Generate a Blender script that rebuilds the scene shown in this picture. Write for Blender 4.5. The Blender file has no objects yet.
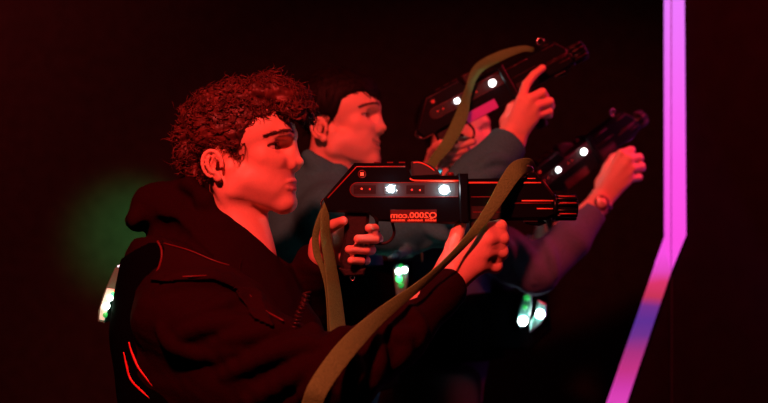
import bpy, math, random
import numpy as np
from mathutils import Vector, Matrix
random.seed(5)
rng = np.random.default_rng(5)
col = bpy.context.scene.collection
FOC = 50 / 36 * 768
CAMZ = 1.45


def W(u, v, y):
    """Point of the place seen at u, v (768x403) standing at depth y."""
    D = y + 2.0
    return np.array([(u - 384) * D / FOC, y, CAMZ - (v - 201.5) * D / FOC])


# ------------------------------------------------------------------ materials
def mat(name, base, rough=.6, metal=0., emit=None, es=0., bump=0., bscale=60., vary=0., spec=.5, sheen=0.,
        sss=0., alpha=1., trans=0., coat=0., wave=None):
    m = bpy.data.materials.new(name)
    m.use_nodes = True
    nt = m.node_tree
    b = nt.nodes['Principled BSDF']
    I = b.inputs
    I['Base Color'].default_value = (*base, 1)
    I['Roughness'].default_value = rough
    I['Metallic'].default_value = metal
    I['Specular IOR Level'].default_value = spec
    I['Sheen Weight'].default_value = sheen
    I['Coat Weight'].default_value = coat
    I['Transmission Weight'].default_value = trans
    I['Alpha'].default_value = alpha
    if sss:
        I['Subsurface Weight'].default_value = sss
        I['Subsurface Radius'].default_value = (.012, .004, .002)
        I['Subsurface Scale'].default_value = 1.0
    if emit:
        I['Emission Color'].default_value = (*emit, 1)
        I['Emission Strength'].default_value = es
    tc = nt.nodes.new('ShaderNodeTexCoord')
    n = nt.nodes.new('ShaderNodeTexNoise')
    n.inputs['Scale'].default_value = bscale
    n.inputs['Detail'].default_value = 5
    nt.links.new(tc.outputs['Object'], n.inputs['Vector'])
    if vary:
        r = nt.nodes.new('ShaderNodeValToRGB')
        e = r.color_ramp.elements
        e[0].position, e[1].position = .3, .7
        e[0].color = (*[c * (1 - vary) for c in base], 1)
        e[1].color = (*[min(1, c * (1 + vary)) for c in base], 1)
        nt.links.new(n.outputs['Fac'], r.inputs[0])
        nt.links.new(r.outputs[0], I['Base Color'])
    if bump:
        bp = nt.nodes.new('ShaderNodeBump')
        bp.inputs['Strength'].default_value = bump
        bp.inputs['Distance'].default_value = .003
        src = n.outputs['Fac']
        if wave:
            w = nt.nodes.new('ShaderNodeTexWave')
            w.inputs['Scale'].default_value = wave
            w.bands_direction = 'DIAGONAL'
            nt.links.new(tc.outputs['Object'], w.inputs['Vector'])
            src = w.outputs['Fac']
        nt.links.new(src, bp.inputs['Height'])
        nt.links.new(bp.outputs[0], I['Normal'])
    return m


M = dict(
    skin=mat('skin', (.86, .52, .38), .48, bump=.10, bscale=320, vary=.035, sss=.12, spec=.45),
    lips=mat('lips', (.70, .34, .27), .4, bump=.1, bscale=300, spec=.5),
    hair1=mat('brown_curly_hair', (.085, .022, .016), .5, vary=.6, bscale=60, spec=.4),
    hair2=mat('dark_hair', (.006, .003, .003), .6, vary=.3, bscale=90, spec=.12),
    brow=mat('eyebrow_hair', (.09, .04, .025), .7, vary=.5, bscale=400),
    white_eye=mat('sclera', (.62, .5, .46), .2),
    iris=mat('iris', (.05, .03, .02), .1),
    teeth=mat('teeth', (.7, .65, .55), .3),
    hoodie=mat('burgundy_hoodie_fleece', (.0125, .0014, .0034), .9, bump=.3, bscale=260, vary=.08, spec=.06, sheen=.0),
    vest=mat('black_vest_fabric', (.0016, .002, .003), .95, bump=.3, bscale=200, spec=.01),
    panel=mat('shoulder_panel_fabric', (.0155, .0018, .004), .85, bump=.3, bscale=220, spec=.08),
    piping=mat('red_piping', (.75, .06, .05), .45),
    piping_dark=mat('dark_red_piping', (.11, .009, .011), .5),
    sweat2=mat('teal_grey_sweatshirt', (.040, .25, .26), .9, bump=.3, bscale=200, vary=.15, spec=.15),
    sweat3=mat('lilac_grey_sweatshirt', (.10, .145, .25), .9, bump=.3, bscale=200, vary=.15, spec=.15),
    denim=mat('dark_trousers', (.012, .012, .018), .85, bump=.2, bscale=150),
    shoe=mat('shoe_leather', (.02, .02, .02), .5),
    sole=mat('shoe_sole', (.35, .33, .3), .7),
    gun=mat('black_gloss_plastic', (.0035, .006, .008), .3, bump=.03, bscale=80, spec=.22),
    gun_dk=mat('black_grip_rubber', (.009, .005, .006), .6, bump=.3, bscale=300),
    window=mat('smoked_window', (.05, .085, .09), .45, spec=.3),
    trim=mat('red_trim_line', (.85, .14, .08), .4, emit=(1, .05, .02), es=.16),  # glowing red strips paint in the stage lamp's reflections on the bevels
    trim_dk=mat('dull_red_trim_line', (.17, .018, .018), .4),  # real small red parts, and weaker painted bevel reflections
    label=mat('red_label_plate', (.09, .012, .012), .5),
    letter=mat('bright_red_lettering', (.95, .25, .15), .5, emit=(1, .09, .03), es=.4),
    led=mat('white_led', (1, 1, 1), .3, emit=(.92, .97, 1.0), es=45),
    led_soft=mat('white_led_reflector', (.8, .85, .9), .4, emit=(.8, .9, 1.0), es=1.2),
    led_dim=mat('soft_white_led', (1, 1, 1), .3, emit=(.9, 1.0, .88), es=9),
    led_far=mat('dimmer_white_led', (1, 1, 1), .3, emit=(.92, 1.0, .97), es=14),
    led_panel=mat('soft_green_white_panel', (.7, .8, .75), .4, emit=(.5, 1.0, .72), es=.4, vary=.5, bscale=90),
    trim_mid=mat('soft_red_trim_line', (.45, .05, .04), .4, emit=(1, .04, .02), es=.04),  # softer painted reflections, on the rear edge and the muzzle
    trim_off=mat('unlit_trim_line', (.05, .006, .012), .35),  # darker copy, paints in the weak light on the far phasers
    label_off=mat('unlit_label_plate', (.05, .012, .014), .5),  # label darkened for the weak light at far right
    letter_off=mat('unlit_lettering', (.12, .03, .04), .5),  # lettering darkened the same way
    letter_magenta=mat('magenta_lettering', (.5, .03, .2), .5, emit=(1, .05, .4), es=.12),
    led_red=mat('red_led', (1, .2, .1), .3, emit=(1, .06, .03), es=1.4),
    led_red_dim=mat('dim_red_led', (.6, .05, .03), .3, emit=(1, .03, .02), es=.45),
    led_green=mat('green_led', (.1, 1, .3), .3, emit=(.05, 1, .22), es=2.2),
    led_green_dim=mat('dim_green_led', (.05, .5, .15), .3, emit=(.03, 1, .15), es=.35),
    lens=mat('frosted_clear_lens', (.16, .5, .42), .35, bump=.3, bscale=150, trans=.35, spec=.6),
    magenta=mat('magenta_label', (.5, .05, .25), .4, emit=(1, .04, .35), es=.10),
    purple=mat('purple_glow_panel', (.03, .01, .08), .3, emit=(.15, .02, .6), es=.05),
    metal=mat('bright_steel', (.7, .7, .7), .25, metal=1),
    strap=mat('olive_webbing', (.125, .38, .10), .85, bump=.6, bscale=300, vary=.14, wave=None, spec=.15),
    wall=mat('black_painted_wall', (.016, .016, .012), .9, bump=.15, bscale=20, vary=.2, spec=.1),
    panelwall=mat('dark_partition_board', (.007, .003, .0035), .9, bump=.1, bscale=18, vary=.15, spec=.04),
    floor=mat('black_carpet', (.012, .010, .014), .95, bump=.6, bscale=300, vary=.4),
    ceiling=mat('black_ceiling_paint', (.008, .008, .009), .95, bump=.2, bscale=40),
    watch_face=mat('watch_dial', (.9, .6, .5), .3),
    watch_case=mat('watch_case_metal', (.25, .12, .11), .3, metal=.7),
    watch_band=mat('watch_band', (.03, .01, .01), .5),
    cable=mat('coiled_cable_rubber', (.03, .004, .004), .3),
)


def strip_mat(name, stops, zlo, zhi, strength):
    """Fluorescent tape whose tint changes along its length (a property of the lit tape itself)."""
    m = bpy.data.materials.new(name)
    m.use_nodes = True
    nt = m.node_tree
    b = nt.nodes['Principled BSDF']
    tc = nt.nodes.new('ShaderNodeTexCoord')
    sp = nt.nodes.new('ShaderNodeSeparateXYZ')
    mr = nt.nodes.new('ShaderNodeMapRange')
    mr.inputs['From Min'].default_value = zlo
    mr.inputs['From Max'].default_value = zhi
    ns = nt.nodes.new('ShaderNodeTexNoise')
    ns.inputs['Scale'].default_value = 9
    ad = nt.nodes.new('ShaderNodeMath')
    ad.operation = 'MULTIPLY_ADD'
    ad.inputs[1].default_value = .06
    gp = nt.nodes.new('ShaderNodeNewGeometry')
    nt.links.new(gp.outputs['Position'], sp.inputs[0])
    nt.links.new(gp.outputs['Position'], ns.inputs['Vector'])
    nt.links.new(sp.outputs['Z'], mr.inputs['Value'])
    nt.links.new(ns.outputs['Fac'], ad.inputs[0])
    nt.links.new(mr.outputs[0], ad.inputs[2])
    r = nt.nodes.new('ShaderNodeValToRGB')
    el = r.color_ramp.elements
    while len(el) < len(stops):
        el.new(.5)
    for e, (p, c) in zip(el, stops):
        e.position = p
        e.color = (*[(x / 255 / 12.92 if x < 11 else ((x / 255 + .055) / 1.055) ** 2.4) for x in c], 1)
    nt.links.new(ad.outputs[0], r.inputs[0])
    b.inputs['Base Color'].default_value = (.03, .01, .03, 1)
    b.inputs['Roughness'].default_value = .5
    nt.links.new(r.outputs[0], b.inputs['Emission Color'])
    b.inputs['Emission Strength'].default_value = strength
    return m


# ------------------------------------------------------------------ object helpers
def tag(o, label=None, cat=None, group=None, kind=None):
    if label: o['label'] = label
    if cat: o['category'] = cat
    if group: o['group'] = group
    if kind: o['kind'] = kind
    return o


def empty(name, loc=(0, 0, 0)):
    o = bpy.data.objects.new(name, None)
    o.empty_display_size = .1
    col.objects.link(o)
    o.location = loc
    return o


def link_mesh(name, verts, faces, mats, parent=None, smooth=True, midx=None, world=True):
    """verts are in world space when world is True; a parent's offset is taken out."""
    me = bpy.data.meshes.new(name)
    verts = np.asarray(verts, dtype=float)
    if parent is not None and world:
        verts = verts - np.array(root_loc(parent))
    me.from_pydata(verts.tolist() if len(verts) < 200000 else verts, [], faces if isinstance(faces, list) else faces.tolist())
    for m in (mats if isinstance(mats, (list, tuple)) else [mats]):
        me.materials.append(m)
    if midx is not None:
        me.polygons.foreach_set('material_index', np.asarray(midx, dtype=np.int32))
    me.polygons.foreach_set('use_smooth', np.full(len(me.polygons), smooth))
    me.update()
    o = bpy.data.objects.new(name, me)
    col.objects.link(o)
    if parent is not None:
        o.parent = parent
    return o


def root_loc(o):
    p = Vector((0, 0, 0))
    while o is not None:
        p = p + o.location
        o = o.parent
    return p


class MB:
    def __init__(s):
        s.v, s.f, s.m = [], [], []

    def add(s, v, f, m=0):
        n = len(s.v)
        s.v += [tuple(p) for p in v]
        s.f += [tuple(i + n for i in q) for q in f]
        s.m += [m] * len(f)

    def prism(s, poly, y0, y1, m=0, ch=0.0):
        """poly in x,z extruded along y with chamfered rims"""
        P = [np.array(p, float) for p in poly]
        n = len(P)
        area = sum(P[i][0] * P[(i + 1) % n][1] - P[(i + 1) % n][0] * P[i][1] for i in range(n))
        if area < 0:
            P = P[::-1]
        def inset(d):
            out = []
            for i in range(n):
                a, b, c = P[i - 1], P[i], P[(i + 1) % n]
                e1 = (b - a) / (np.linalg.norm(b - a) + 1e-9)
                e2 = (c - b) / (np.linalg.norm(c - b) + 1e-9)
                n1 = np.array([-e1[1], e1[0]]); n2 = np.array([-e2[1], e2[0]])
                q = n1 + n2
                q = q / max(.35, (q @ q) / 2) if q @ q > 1e-6 else n1
                out.append(b + q * d)
            return out
        rings = [(inset(ch), y0), (P, y0 + ch), (P, y1 - ch), (inset(ch), y1)] if ch > 0 else [(P, y0), (P, y1)]
        v = [(p[0], y, p[1]) for R, y in rings for p in R]
        f = []
        for k in range(len(rings) - 1):
            for i in range(n):
                j = (i + 1) % n
                f.append((k * n + i, k * n + j, (k + 1) * n + j, (k + 1) * n + i))
        f.append(tuple(range(n)))
        f.append(tuple(range((len(rings) - 1) * n, len(rings) * n))[::-1])
        s.add(v, f, m)

    def box(s, a, b, m=0, ch=0.):
        s.prism([(a[0], a[2]), (b[0], a[2]), (b[0], b[2]), (a[0], b[2])], a[1], b[1], m, ch)

    def tube(s, pts, r, n=8, m=0, closed=False):
        pts = [np.array(p, float) for p in pts]
        k = len(pts)
        rr = r if hasattr(r, '__len__') else [r] * k
        up = np.array([0, 1., 0.])
        v, f = [], []
        for i in range(k):
            a = pts[i - 1] if (i > 0 or closed) else pts[i]
            b = pts[(i + 1) % k] if (i < k - 1 or closed) else pts[i]
            t = b - a
            t /= np.linalg.norm(t) + 1e-12
            x = np.cross(t, up)
            if np.linalg.norm(x) < .2:
                x = np.cross(t, (0, 0, 1.))
                if np.linalg.norm(x) < .2: x = np.cross(t, (1., 0, 0))
            x /= np.linalg.norm(x)
            w = np.cross(t, x)
            for j in range(n):
                c = 2 * math.pi * j / n
                v.append(pts[i] + rr[i] * (math.cos(c) * x + math.sin(c) * w))
        for i in range(k if closed else k - 1):
            for j in range(n):
                i2 = (i + 1) % k
                f.append((i * n + j, i * n + (j + 1) % n, i2 * n + (j + 1) % n, i2 * n + j))
        if not closed:
            f.append(tuple(range(n))[::-1])
            f.append(tuple(range((k - 1) * n, k * n)))
        s.add(v, f, m)

    def dome(s, c, r, d, n=16, rings=5, m=0, depth=1.):
        """half ball at c bulging along unit vector d"""
        d = np.array(d, float); d /= np.linalg.norm(d)
        x = np.cross(d, (0, 0, 1.)) if abs(d[2]) < .9 else np.cross(d, (1., 0, 0))
        x /= np.linalg.norm(x); w = np.cross(d, x)
        v, f = [], []
        for i in range(rings):
            a = i / rings * math.pi / 2
            for j in range(n):
                t = 2 * math.pi * j / n
                v.append(np.array(c) + r * math.cos(a) * (math.cos(t) * x + math.sin(t) * w) + d * r * depth * math.sin(a))
        v.append(np.array(c) + d * r * depth)
        for i in range(rings - 1):
            for j in range(n):
                f.append((i * n + j, i * n + (j + 1) % n, (i + 1) * n + (j + 1) % n, (i + 1) * n + j))
        for j in range(n):
            f.append(((rings - 1) * n + j, (rings - 1) * n + (j + 1) % n, rings * n))
        f.append(tuple(range(n))[::-1])
        s.add(v, f, m)

    def build(s, name, mats, parent=None, smooth=False, world=False):
        return link_mesh(name, s.v, s.f, mats, parent, smooth, s.m, world)


def bevel(o, w=.001, seg=2):
    b = o.modifiers.new('bevel', 'BEVEL')
    b.width = w; b.segments = seg; b.limit_method = 'ANGLE'
    return o


def catmull(pts, n=8):
    P = [np.array(p, float) for p in pts]
    P = [2 * P[0] - P[1]] + P + [2 * P[-1] - P[-2]]
    out = []
    for i in range(1, len(P) - 2):
        for k in range(n):
            t = k / n
            out.append(.5 * ((2 * P[i]) + (-P[i - 1] + P[i + 1]) * t + (2 * P[i - 1] - 5 * P[i] + 4 * P[i + 1] - P[i + 2]) * t * t
                             + (-P[i - 1] + 3 * P[i] - 3 * P[i + 1] + P[i + 2]) * t ** 3))
    out.append(P[-2])
    return out


def ribbon(name, pts, widths, wdirs, thick, m, parent, n=8):
    """webbing: centre line pts, half widths and width directions, all splined"""
    C = catmull(pts, n)
    Wd = catmull([np.array(w, float) * h for w, h in zip(wdirs, widths)], n)
    v, f = [], []
    K = len(C)
    for i in range(K):
        t = C[min(K - 1, i + 1)] - C[max(0, i - 1)]
        nn = np.cross(t, Wd[i]); nn /= np.linalg.norm(nn) + 1e-12
        for a, b in ((-1, -.6), (-.9, -1), (-.5, -.8), (0, -.75), (.5, -.8), (.9, -1), (1, -.6), (1, .6), (.9, 1), (0, .8), (-.9, 1), (-1, .6)):
            v.append(C[i] + Wd[i] * a + nn * b * thick / 2)
    q = 12
    for i in range(K - 1):
        for j in range(q):
            f.append((i * q + j, i * q + (j + 1) % q, (i + 1) * q + (j + 1) % q, (i + 1) * q + j))
    f.append(tuple(range(q))[::-1]); f.append(tuple(range((K - 1) * q, K * q)))
    return link_mesh(name, v, f, m, parent, True)


# ------------------------------------------------------------------ implicit sculpting
def rotm(ax, deg):
    return np.array(Matrix.Rotation(math.radians(deg), 3, ax))


def pnoise(P, f, seed=0):
    """cheap smooth pseudo noise, -1..1"""
    r = np.random.default_rng(seed)
    o = 0
    for k in range(5):
        d = r.normal(size=3); d /= np.linalg.norm(d)
        e = r.normal(size=3); e /= np.linalg.norm(e)
        o = o + np.sin(P @ d * f * (1 + .35 * k) + 1.7 * np.sin(P @ e * f * .6 + r.uniform(0, 6)) + r.uniform(0, 6))
    return o / 3.2


class Field:
    def __init__(s):
        s.p = []; s.disp = None

    def ell(s, c, r, R=None, k=.01, sub=False):
        c = np.array(c, float); r = np.array(r, float)
        Rt = np.eye(3) if R is None else np.array(R)
        def f(P):
            q = (P - c) @ Rt
            a = np.sqrt(((q / r) ** 2).sum(-1)); b = np.sqrt(((q / r ** 2) ** 2).sum(-1)) + 1e-9
            return a * (a - 1) / b
        s.p.append((f, c, r.max() * 1.0, k, sub)); return s

    def cap(s, a, b, ra, rb=None, k=.01, sub=False):
        a = np.array(a, float); b = np.array(b, float)
        rb = ra if rb is None else rb
        ab = b - a; L = ab @ ab + 1e-12
        def f(P):
            h = np.clip(((P - a) @ ab) / L, 0, 1)
            return np.sqrt((((P - a) - h[..., None] * ab) ** 2).sum(-1)) - (ra + (rb - ra) * h)
        s.p.append((f, (a + b) / 2, math.sqrt(L) / 2 + max(ra, rb), k, sub)); return s

    def chain(s, pts, rs, k=.01, sub=False):
        for i in range(len(pts) - 1):
            s.cap(pts[i], pts[i + 1], rs[i], rs[i + 1], k, sub)
        return s

    def cut(s, p, n):
        """take away everything on the n side of the plane"""
        p = np.array(p, float); n = np.array(n, float); n /= np.linalg.norm(n)
        s.p.append((lambda P: -((P - p) @ n), None, 0, .002, True)); return s

    def cutlocal(s, p, n, rad, k=.002):
        p = np.array(p, float); n = np.array(n, float); n /= np.linalg.norm(n)
        def f(P):
            return np.maximum(-((P - p) @ n), np.sqrt(((P - p) ** 2).sum(-1)) - rad)
        s.p.append((f, p, rad, k, True)); return s

    def ev(s, P, bc=None, br=0):
        """P (N,n,3) blocks with centres bc, or plain (N,3)"""
        d = np.full(P.shape[:-1], 1.0)
        for f, c, R, k, sub in s.p:
            if bc is not None and c is not None:
                idx = np.nonzero(np.sqrt(((bc - c) ** 2).sum(-1)) < R + br + k + .006)[0]
                if len(idx) == 0: continue
                Q = P[idx]; d0 = d[idx]
            else:
                Q = P; d0 = d; idx = slice(None)
            e = f(Q)
            if sub: e = -e
            k = max(k, 1e-5)
            if sub:
                h = np.clip(.5 - .5 * (d0 - e) / k, 0, 1)
                d[idx] = d0 * (1 - h) + e * h + k * h * (1 - h)
            else:
                h = np.clip(.5 + .5 * (d0 - e) / k, 0, 1)
                d[idx] = d0 * (1 - h) + e * h - k * h * (1 - h)
        if s.disp is not None:
            d = d + s.disp(P)
        return d

    def bounds(s):
        lo = np.min([c - R for f, c, R, k, sub in s.p if not sub and c is not None], 0) - .01
        hi = np.max([c + R for f, c, R, k, sub in s.p if not sub and c is not None], 0) + .01
        return lo, hi


def sculpt(F, h, lo=None, hi=None, post=None):
    """naive surface nets; post(P, d) -> d combines with other shapes"""
    a, b = F.bounds()
    lo = a if lo is None else np.maximum(lo, a - 2 * h); hi = b if hi is None else np.minimum(hi, b + 2 * h)
    B = 12
    nb = np.ceil((hi - lo) / h / B).astype(int) + 1
    N = nb * B + 1
    V = np.full(N, 1.0, np.float32)
    g = np.stack(np.meshgrid(*[np.arange(n) for n in nb], indexing='ij'), -1).reshape(-1, 3)
    bc = lo + (g * B + B / 2) * h
    br = B * h * math.sqrt(3) / 2
    def E(P, bc_, br_):
        d = F.ev(P, bc_, br_)
        return post(P, d) if post else d
    dc = E(bc[:, None, :], bc, .08)[:, 0]
    act = np.nonzero(np.abs(dc) < br * 1.25 + .006)[0]
    for i in np.nonzero(dc < 0)[0]:
        x, y, z = g[i] * B
        V[x:x + B + 1, y:y + B + 1, z:z + B + 1] = -1
    l = np.stack(np.meshgrid(*[np.arange(B + 1)] * 3, indexing='ij'), -1).reshape(-1, 3)
    CH = 96
    for s0 in range(0, len(act), CH):
        ii = act[s0:s0 + CH]
        P = lo + (g[ii][:, None, :] * B + l[None]) * h
        d = E(P, bc[ii], br)
        for j, i in enumerate(ii):
            x, y, z = g[i] * B
            V[x:x + B + 1, y:y + B + 1, z:z + B + 1] = d[j].reshape(B + 1, B + 1, B + 1)
    S = V < 0
    cs = [(i, j, k) for i in (0, 1) for j in (0, 1) for k in (0, 1)]
    sl = lambda A, c: A[c[0]:A.shape[0] - 1 + c[0], c[1]:A.shape[1] - 1 + c[1], c[2]:A.shape[2] - 1 + c[2]]
    cnt = sum(sl(S, c).astype(np.int8) for c in cs)
    cells = np.argwhere((cnt > 0) & (cnt < 8))
    idx = np.full(np.array(V.shape) - 1, -1, np.int32)
    idx[tuple(cells.T)] = np.arange(len(cells))
    acc = np.zeros((len(cells), 3)); w = np.zeros(len(cells))
    for c in cs:
        for ax in range(3):
            if c[ax]: continue
            c2 = list(c); c2[ax] = 1
            p1 = cells + c; p2 = cells + c2
            v1 = V[tuple(p1.T)].astype(float); v2 = V[tuple(p2.T)].astype(float)
            m = (v1 < 0) != (v2 < 0)
            t = np.zeros(len(cells)); t[m] = v1[m] / (v1[m] - v2[m])
            q = np.array(c)[None] + np.zeros((len(cells), 3)); q[:, ax] = t
            acc[m] += q[m]; w[m] += 1
    verts = lo + (cells + acc / np.maximum(w, 1)[:, None]) * h
    faces = []
    for ax in range(3):
        o1, o2 = (ax + 1) % 3, (ax + 2) % 3
        A = np.take(S, range(0, S.shape[ax] - 1), ax); Bv = np.take(S, range(1, S.shape[ax]), ax)
        e = np.argwhere(A != Bv)
        e = e[(e[:, o1] > 0) & (e[:, o2] > 0) & (e[:, o1] < S.shape[o1] - 1) & (e[:, o2] < S.shape[o2] - 1)]
        fl = S[tuple(e.T)]
        def at(d1, d2):
            q = e.copy(); q[:, o1] -= d1; q[:, o2] -= d2
            return idx[tuple(q.T)]
        Q = np.stack([at(1, 1), at(0, 1), at(0, 0), at(1, 0)], 1)
        Q[~fl] = Q[~fl][:, ::-1]
        faces.append(Q[(Q >= 0).all(1)])
    return verts, np.concatenate(faces)


def relax(v, f, it=1, lam=.5):
    for _ in range(it):
        acc = np.zeros_like(v); n = np.zeros(len(v))
        for a, b in ((0, 1), (1, 2), (2, 3), (3, 0)):
            np.add.at(acc, f[:, a], v[f[:, b]]); np.add.at(n, f[:, a], 1)
            np.add.at(acc, f[:, b], v[f[:, a]]); np.add.at(n, f[:, b], 1)
        v = v * (1 - lam) + lam * acc / np.maximum(n, 1)[:, None]
    return v


def vnormals(v, f):
    nn = np.cross(v[f[:, 2]] - v[f[:, 0]], v[f[:, 3]] - v[f[:, 1]])
    o = np.zeros_like(v)
    for i in range(4): np.add.at(o, f[:, i], nn)
    return o / (np.linalg.norm(o, axis=1, keepdims=True) + 1e-12)


def poly_sd(Q, poly):
    """signed distance of Q (...,2) to a polygon"""
    poly = np.array(poly, float)
    d = np.full(Q.shape[:-1], 1e9); ins = np.zeros(Q.shape[:-1], bool)
    for i in range(len(poly)):
        a, b = poly[i - 1], poly[i]
        ab = b - a
        t = np.clip(((Q - a) @ ab) / (ab @ ab + 1e-12), 0, 1)
        d = np.minimum(d, np.sqrt(((Q - a - t[..., None] * ab) ** 2).sum(-1)))
        c = ((a[1] > Q[..., 1]) != (b[1] > Q[..., 1]))
        with np.errstate(divide='ignore', invalid='ignore'):
            xi = (b[0] - a[0]) * (Q[..., 1] - a[1]) / (b[1] - a[1] + 1e-12) + a[0]
        ins ^= c & (Q[..., 0] < xi)
    return np.where(ins, -d, d)


def surf_y(F, u, v, y0=-.6, y1=1.5):
    """first point of the sculpted surface met going straight in from the viewer's side"""
    ys = np.arange(y0, y1, .003)
    P = np.stack([W(u, v, y) for y in ys])
    i = np.nonzero(F.ev(P) < 0)[0]
    return P[i[0]] if len(i) else W(u, v, 0)


# ------------------------------------------------------------------ anatomy
PXM = .001875


class Head:
    def __init__(s, u, v, y, yaw=0, pitch=0):
        s.o = W(u, v, y)
        s.R = rotm('Z', yaw) @ rotm('Y', pitch)

    def p(s, x, z, y=0.):
        """head coordinates: x forward, z up, y to the far side, all in 1.875 mm units"""
        return s.o + s.R @ (np.array([x, y, z]) * PXM)

    def loc(s, P):
        return ((P - s.o) @ s.R) / PXM


def head_field(F, H, smile=False):
    p, R, S = H.p, H.R, PXM
    def E(x, z, y, rx, rz, ry, k, sub=False, rot=None):
        F.ell(p(x, z, y), np.array([rx, ry, rz]) * S, R if rot is None else R @ rot, k * S, sub)
    def C(a, b, ra, rb, k, sub=False):
        F.cap(p(*a), p(*b), ra * S, rb * S, k * S, sub)
    E(-6, 18, 0, 50, 42, 40, 6)                       # cranium
    E(20, 20, 0, 29, 27, 33, 12)                      # forehead
    E(24, -16, 0, 23, 33, 29, 12)                     # mid face
    C((44, 14.5, -17), (44, 14.5, 17), 5.5, 5.5, 9)
    C((47, 13.5, -6), (47, 13.5, 6), 4, 4, 6)
    for s in (-1, 1):
        C((25, -7, s * 24), (37, -11, s * 15), 7.5, 6.5, 10)        # cheek bone
        C((-6, -20, s * 29), (-5, -41, s * 25), 6, 6.5, 12)         # ramus
        C((-5, -41, s * 25), (38, -54, s * 7), 7, 7.5, 12)          # jaw line
        C((10, -30, s * 24), (32, -38, s * 14), 9, 9, 14)           # cheek
        if smile: C((33, -24, s * 19), (38, -28, s * 15), 6, 5, 7)
    C((43.5, -52.5, -5), (43.5, -52.5, 5), 7.9, 7.9, 11)             # chin
    C((0, -40, 0), (36, -51, 0), 13, 7.5, 10)                         # floor of mouth
    E(36, -33, 0, 13.0, 17, 16.5, 9)                                  # muzzle
    # nose
    C((46.5, 9, 0), (54.8, -11.6, 0), 3.6, 3.9, 5.5)
    F.ell(p(55.6, -12.8, 0), np.array([4.5, 4.4, 4.0]) * S, R, 3 * S)
    for s in (-1, 1):
        E(48.6, -16.8, s * 6.2, 5.0, 4.0, 3.3, 2.6)
        C((46, 4, s * 3), (48, -12, s * 6), 4, 5, 7)
    C((54, -18, 0), (46, -22.5, 0), 2.6, 3.4, 3)
    for s in (-1, 1):
        E(50.8, -20.8, s * 3.8, 2.6, 1.7, 1.8, 1.2, True)
    # eye sockets, lids
    for s in (-1, 1):
        E(45, 3.5, s * 17.5, 8.5, 7.5, 10, 6, True)
        E(29.6, 2.6, s * 17.5, 9.7, 9.2, 10.0, 3.0)                    # lid bulge
        C((38.8, 7.2, s * 12), (34.0, 7.0, s * 24), 1.5, 1.3, 2.4)  # upper lid fold
        C((39.2, -2.6, s * 13), (35.5, -2.4, s * 23), 1.2, 1.0, 2.4)
        E(37, 2.5, s * 20, 12, 3.3 if not smile else 2.6, 10.6, .8, True, rotm('Z', s * 30))   # lid opening
        E(29.4, 2.7, s * 17.5, 8.6, 8.6, 8.6, .6, True)               # hollow for the ball
    # lips
    def lipline(z0, xs, rs, zs, k, sub=False):
        for s in (-1, 1):
            q = [(xs[i], z0 + zs[i], s * (0, 6, 11.5, 16.5)[i]) for i in range(4)]
            for i in range(3):
                C(q[i], q[i + 1], rs[i], rs[i + 1], k, sub)
    up = (49.6, 48.5, 46.0, 42.0)
    lipline(-31.6, up, (2.4, 2.3, 1.9, 1.3), (0, -.1, -1.0, -3.0), 3.4)
    lipline(-38.5, (48.7, 47.7, 45.4, 42.0), (2.8, 2.7, 2.2, 1.2), (0, 0, .8, 2.6), 3.6)
    if smile:
        lipline(-34.8, (55, 51.8, 49.0, 44.0), (3.5, 3.7, 3.3, 1.7), (0, .2, 1.4, 5.0), 1.4, True)
    else:
        lipline(-35.0, (54.0, 50.8, 48.0, 43.6), (.9, .95, .9, .6), (0, -.1, -.2, -.7), 1.6, True)
    C((56.5, -24, 0), (57, -28, 0), 1.6, 1.6, 3, True)
    # ears
    for s in (-1, 1):
        yb = s * 36.5
        def e(x, z, dy):
            c, t = math.cos(math.radians(12)), math.sin(math.radians(12))
            return (-20.5 + x * c - z * t, -15.5 + x * t + z * c, yb + s * dy)
        rot = rotm('Y', 12) @ rotm('Z', s * 20)
        F.ell(p(*e(0, 0, 1.2)), np.array([9.6, 3.0, 13.2]) * S, R @ rot, 2.5 * S)
        F.ell(p(*e(3.0, -1.5, 4.0)), np.array([5.6, 4.0, 8.0]) * S, R @ rot, 1.5 * S, True)
        F.ell(p(*e(-1.5, 6.5, 4.6)), np.array([5.2, 2.6, 3.8]) * S, R @ rot, 1.5 * S, True)
        ring = [p(*e(9.4 * math.cos(a), 13.2 * math.sin(a), 2.2 + 1.9 * (1 - math.cos(a)))) for a in np.radians(np.arange(10, 262, 18))]
        F.chain(ring, [1.75 * S] * (len(ring) - 4) + [1.5 * S, 1.4 * S, 1.3 * S, 1.2 * S], 1.4 * S)
        anti = [p(*e(1.5 + 6.2 * math.cos(a), 8.8 * math.sin(a), 3.6 + .8 * (1 - math.cos(a)))) for a in np.radians(np.arange(110, 275, 22))]
        F.chain(anti, [1.35 * S] * len(anti), 2.0 * S)
        F.ell(p(*e(2.0, -13.5, 2.4)), np.array([4.6, 2.6, 4.6]) * S, R @ rot, 2.5 * S)
        F.cap(p(*e(8.2, -3.5, 1.6)), p(*e(8.4, 1.0, 1.2)), 2.2 * S, 1.8 * S, 1.8 * S)
        F.cap(p(*e(9.0, 2, 1.0)), p(*e(5.0, 4.2, 2.6)), 1.5 * S, 1.1 * S, 1.8 * S)


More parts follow.
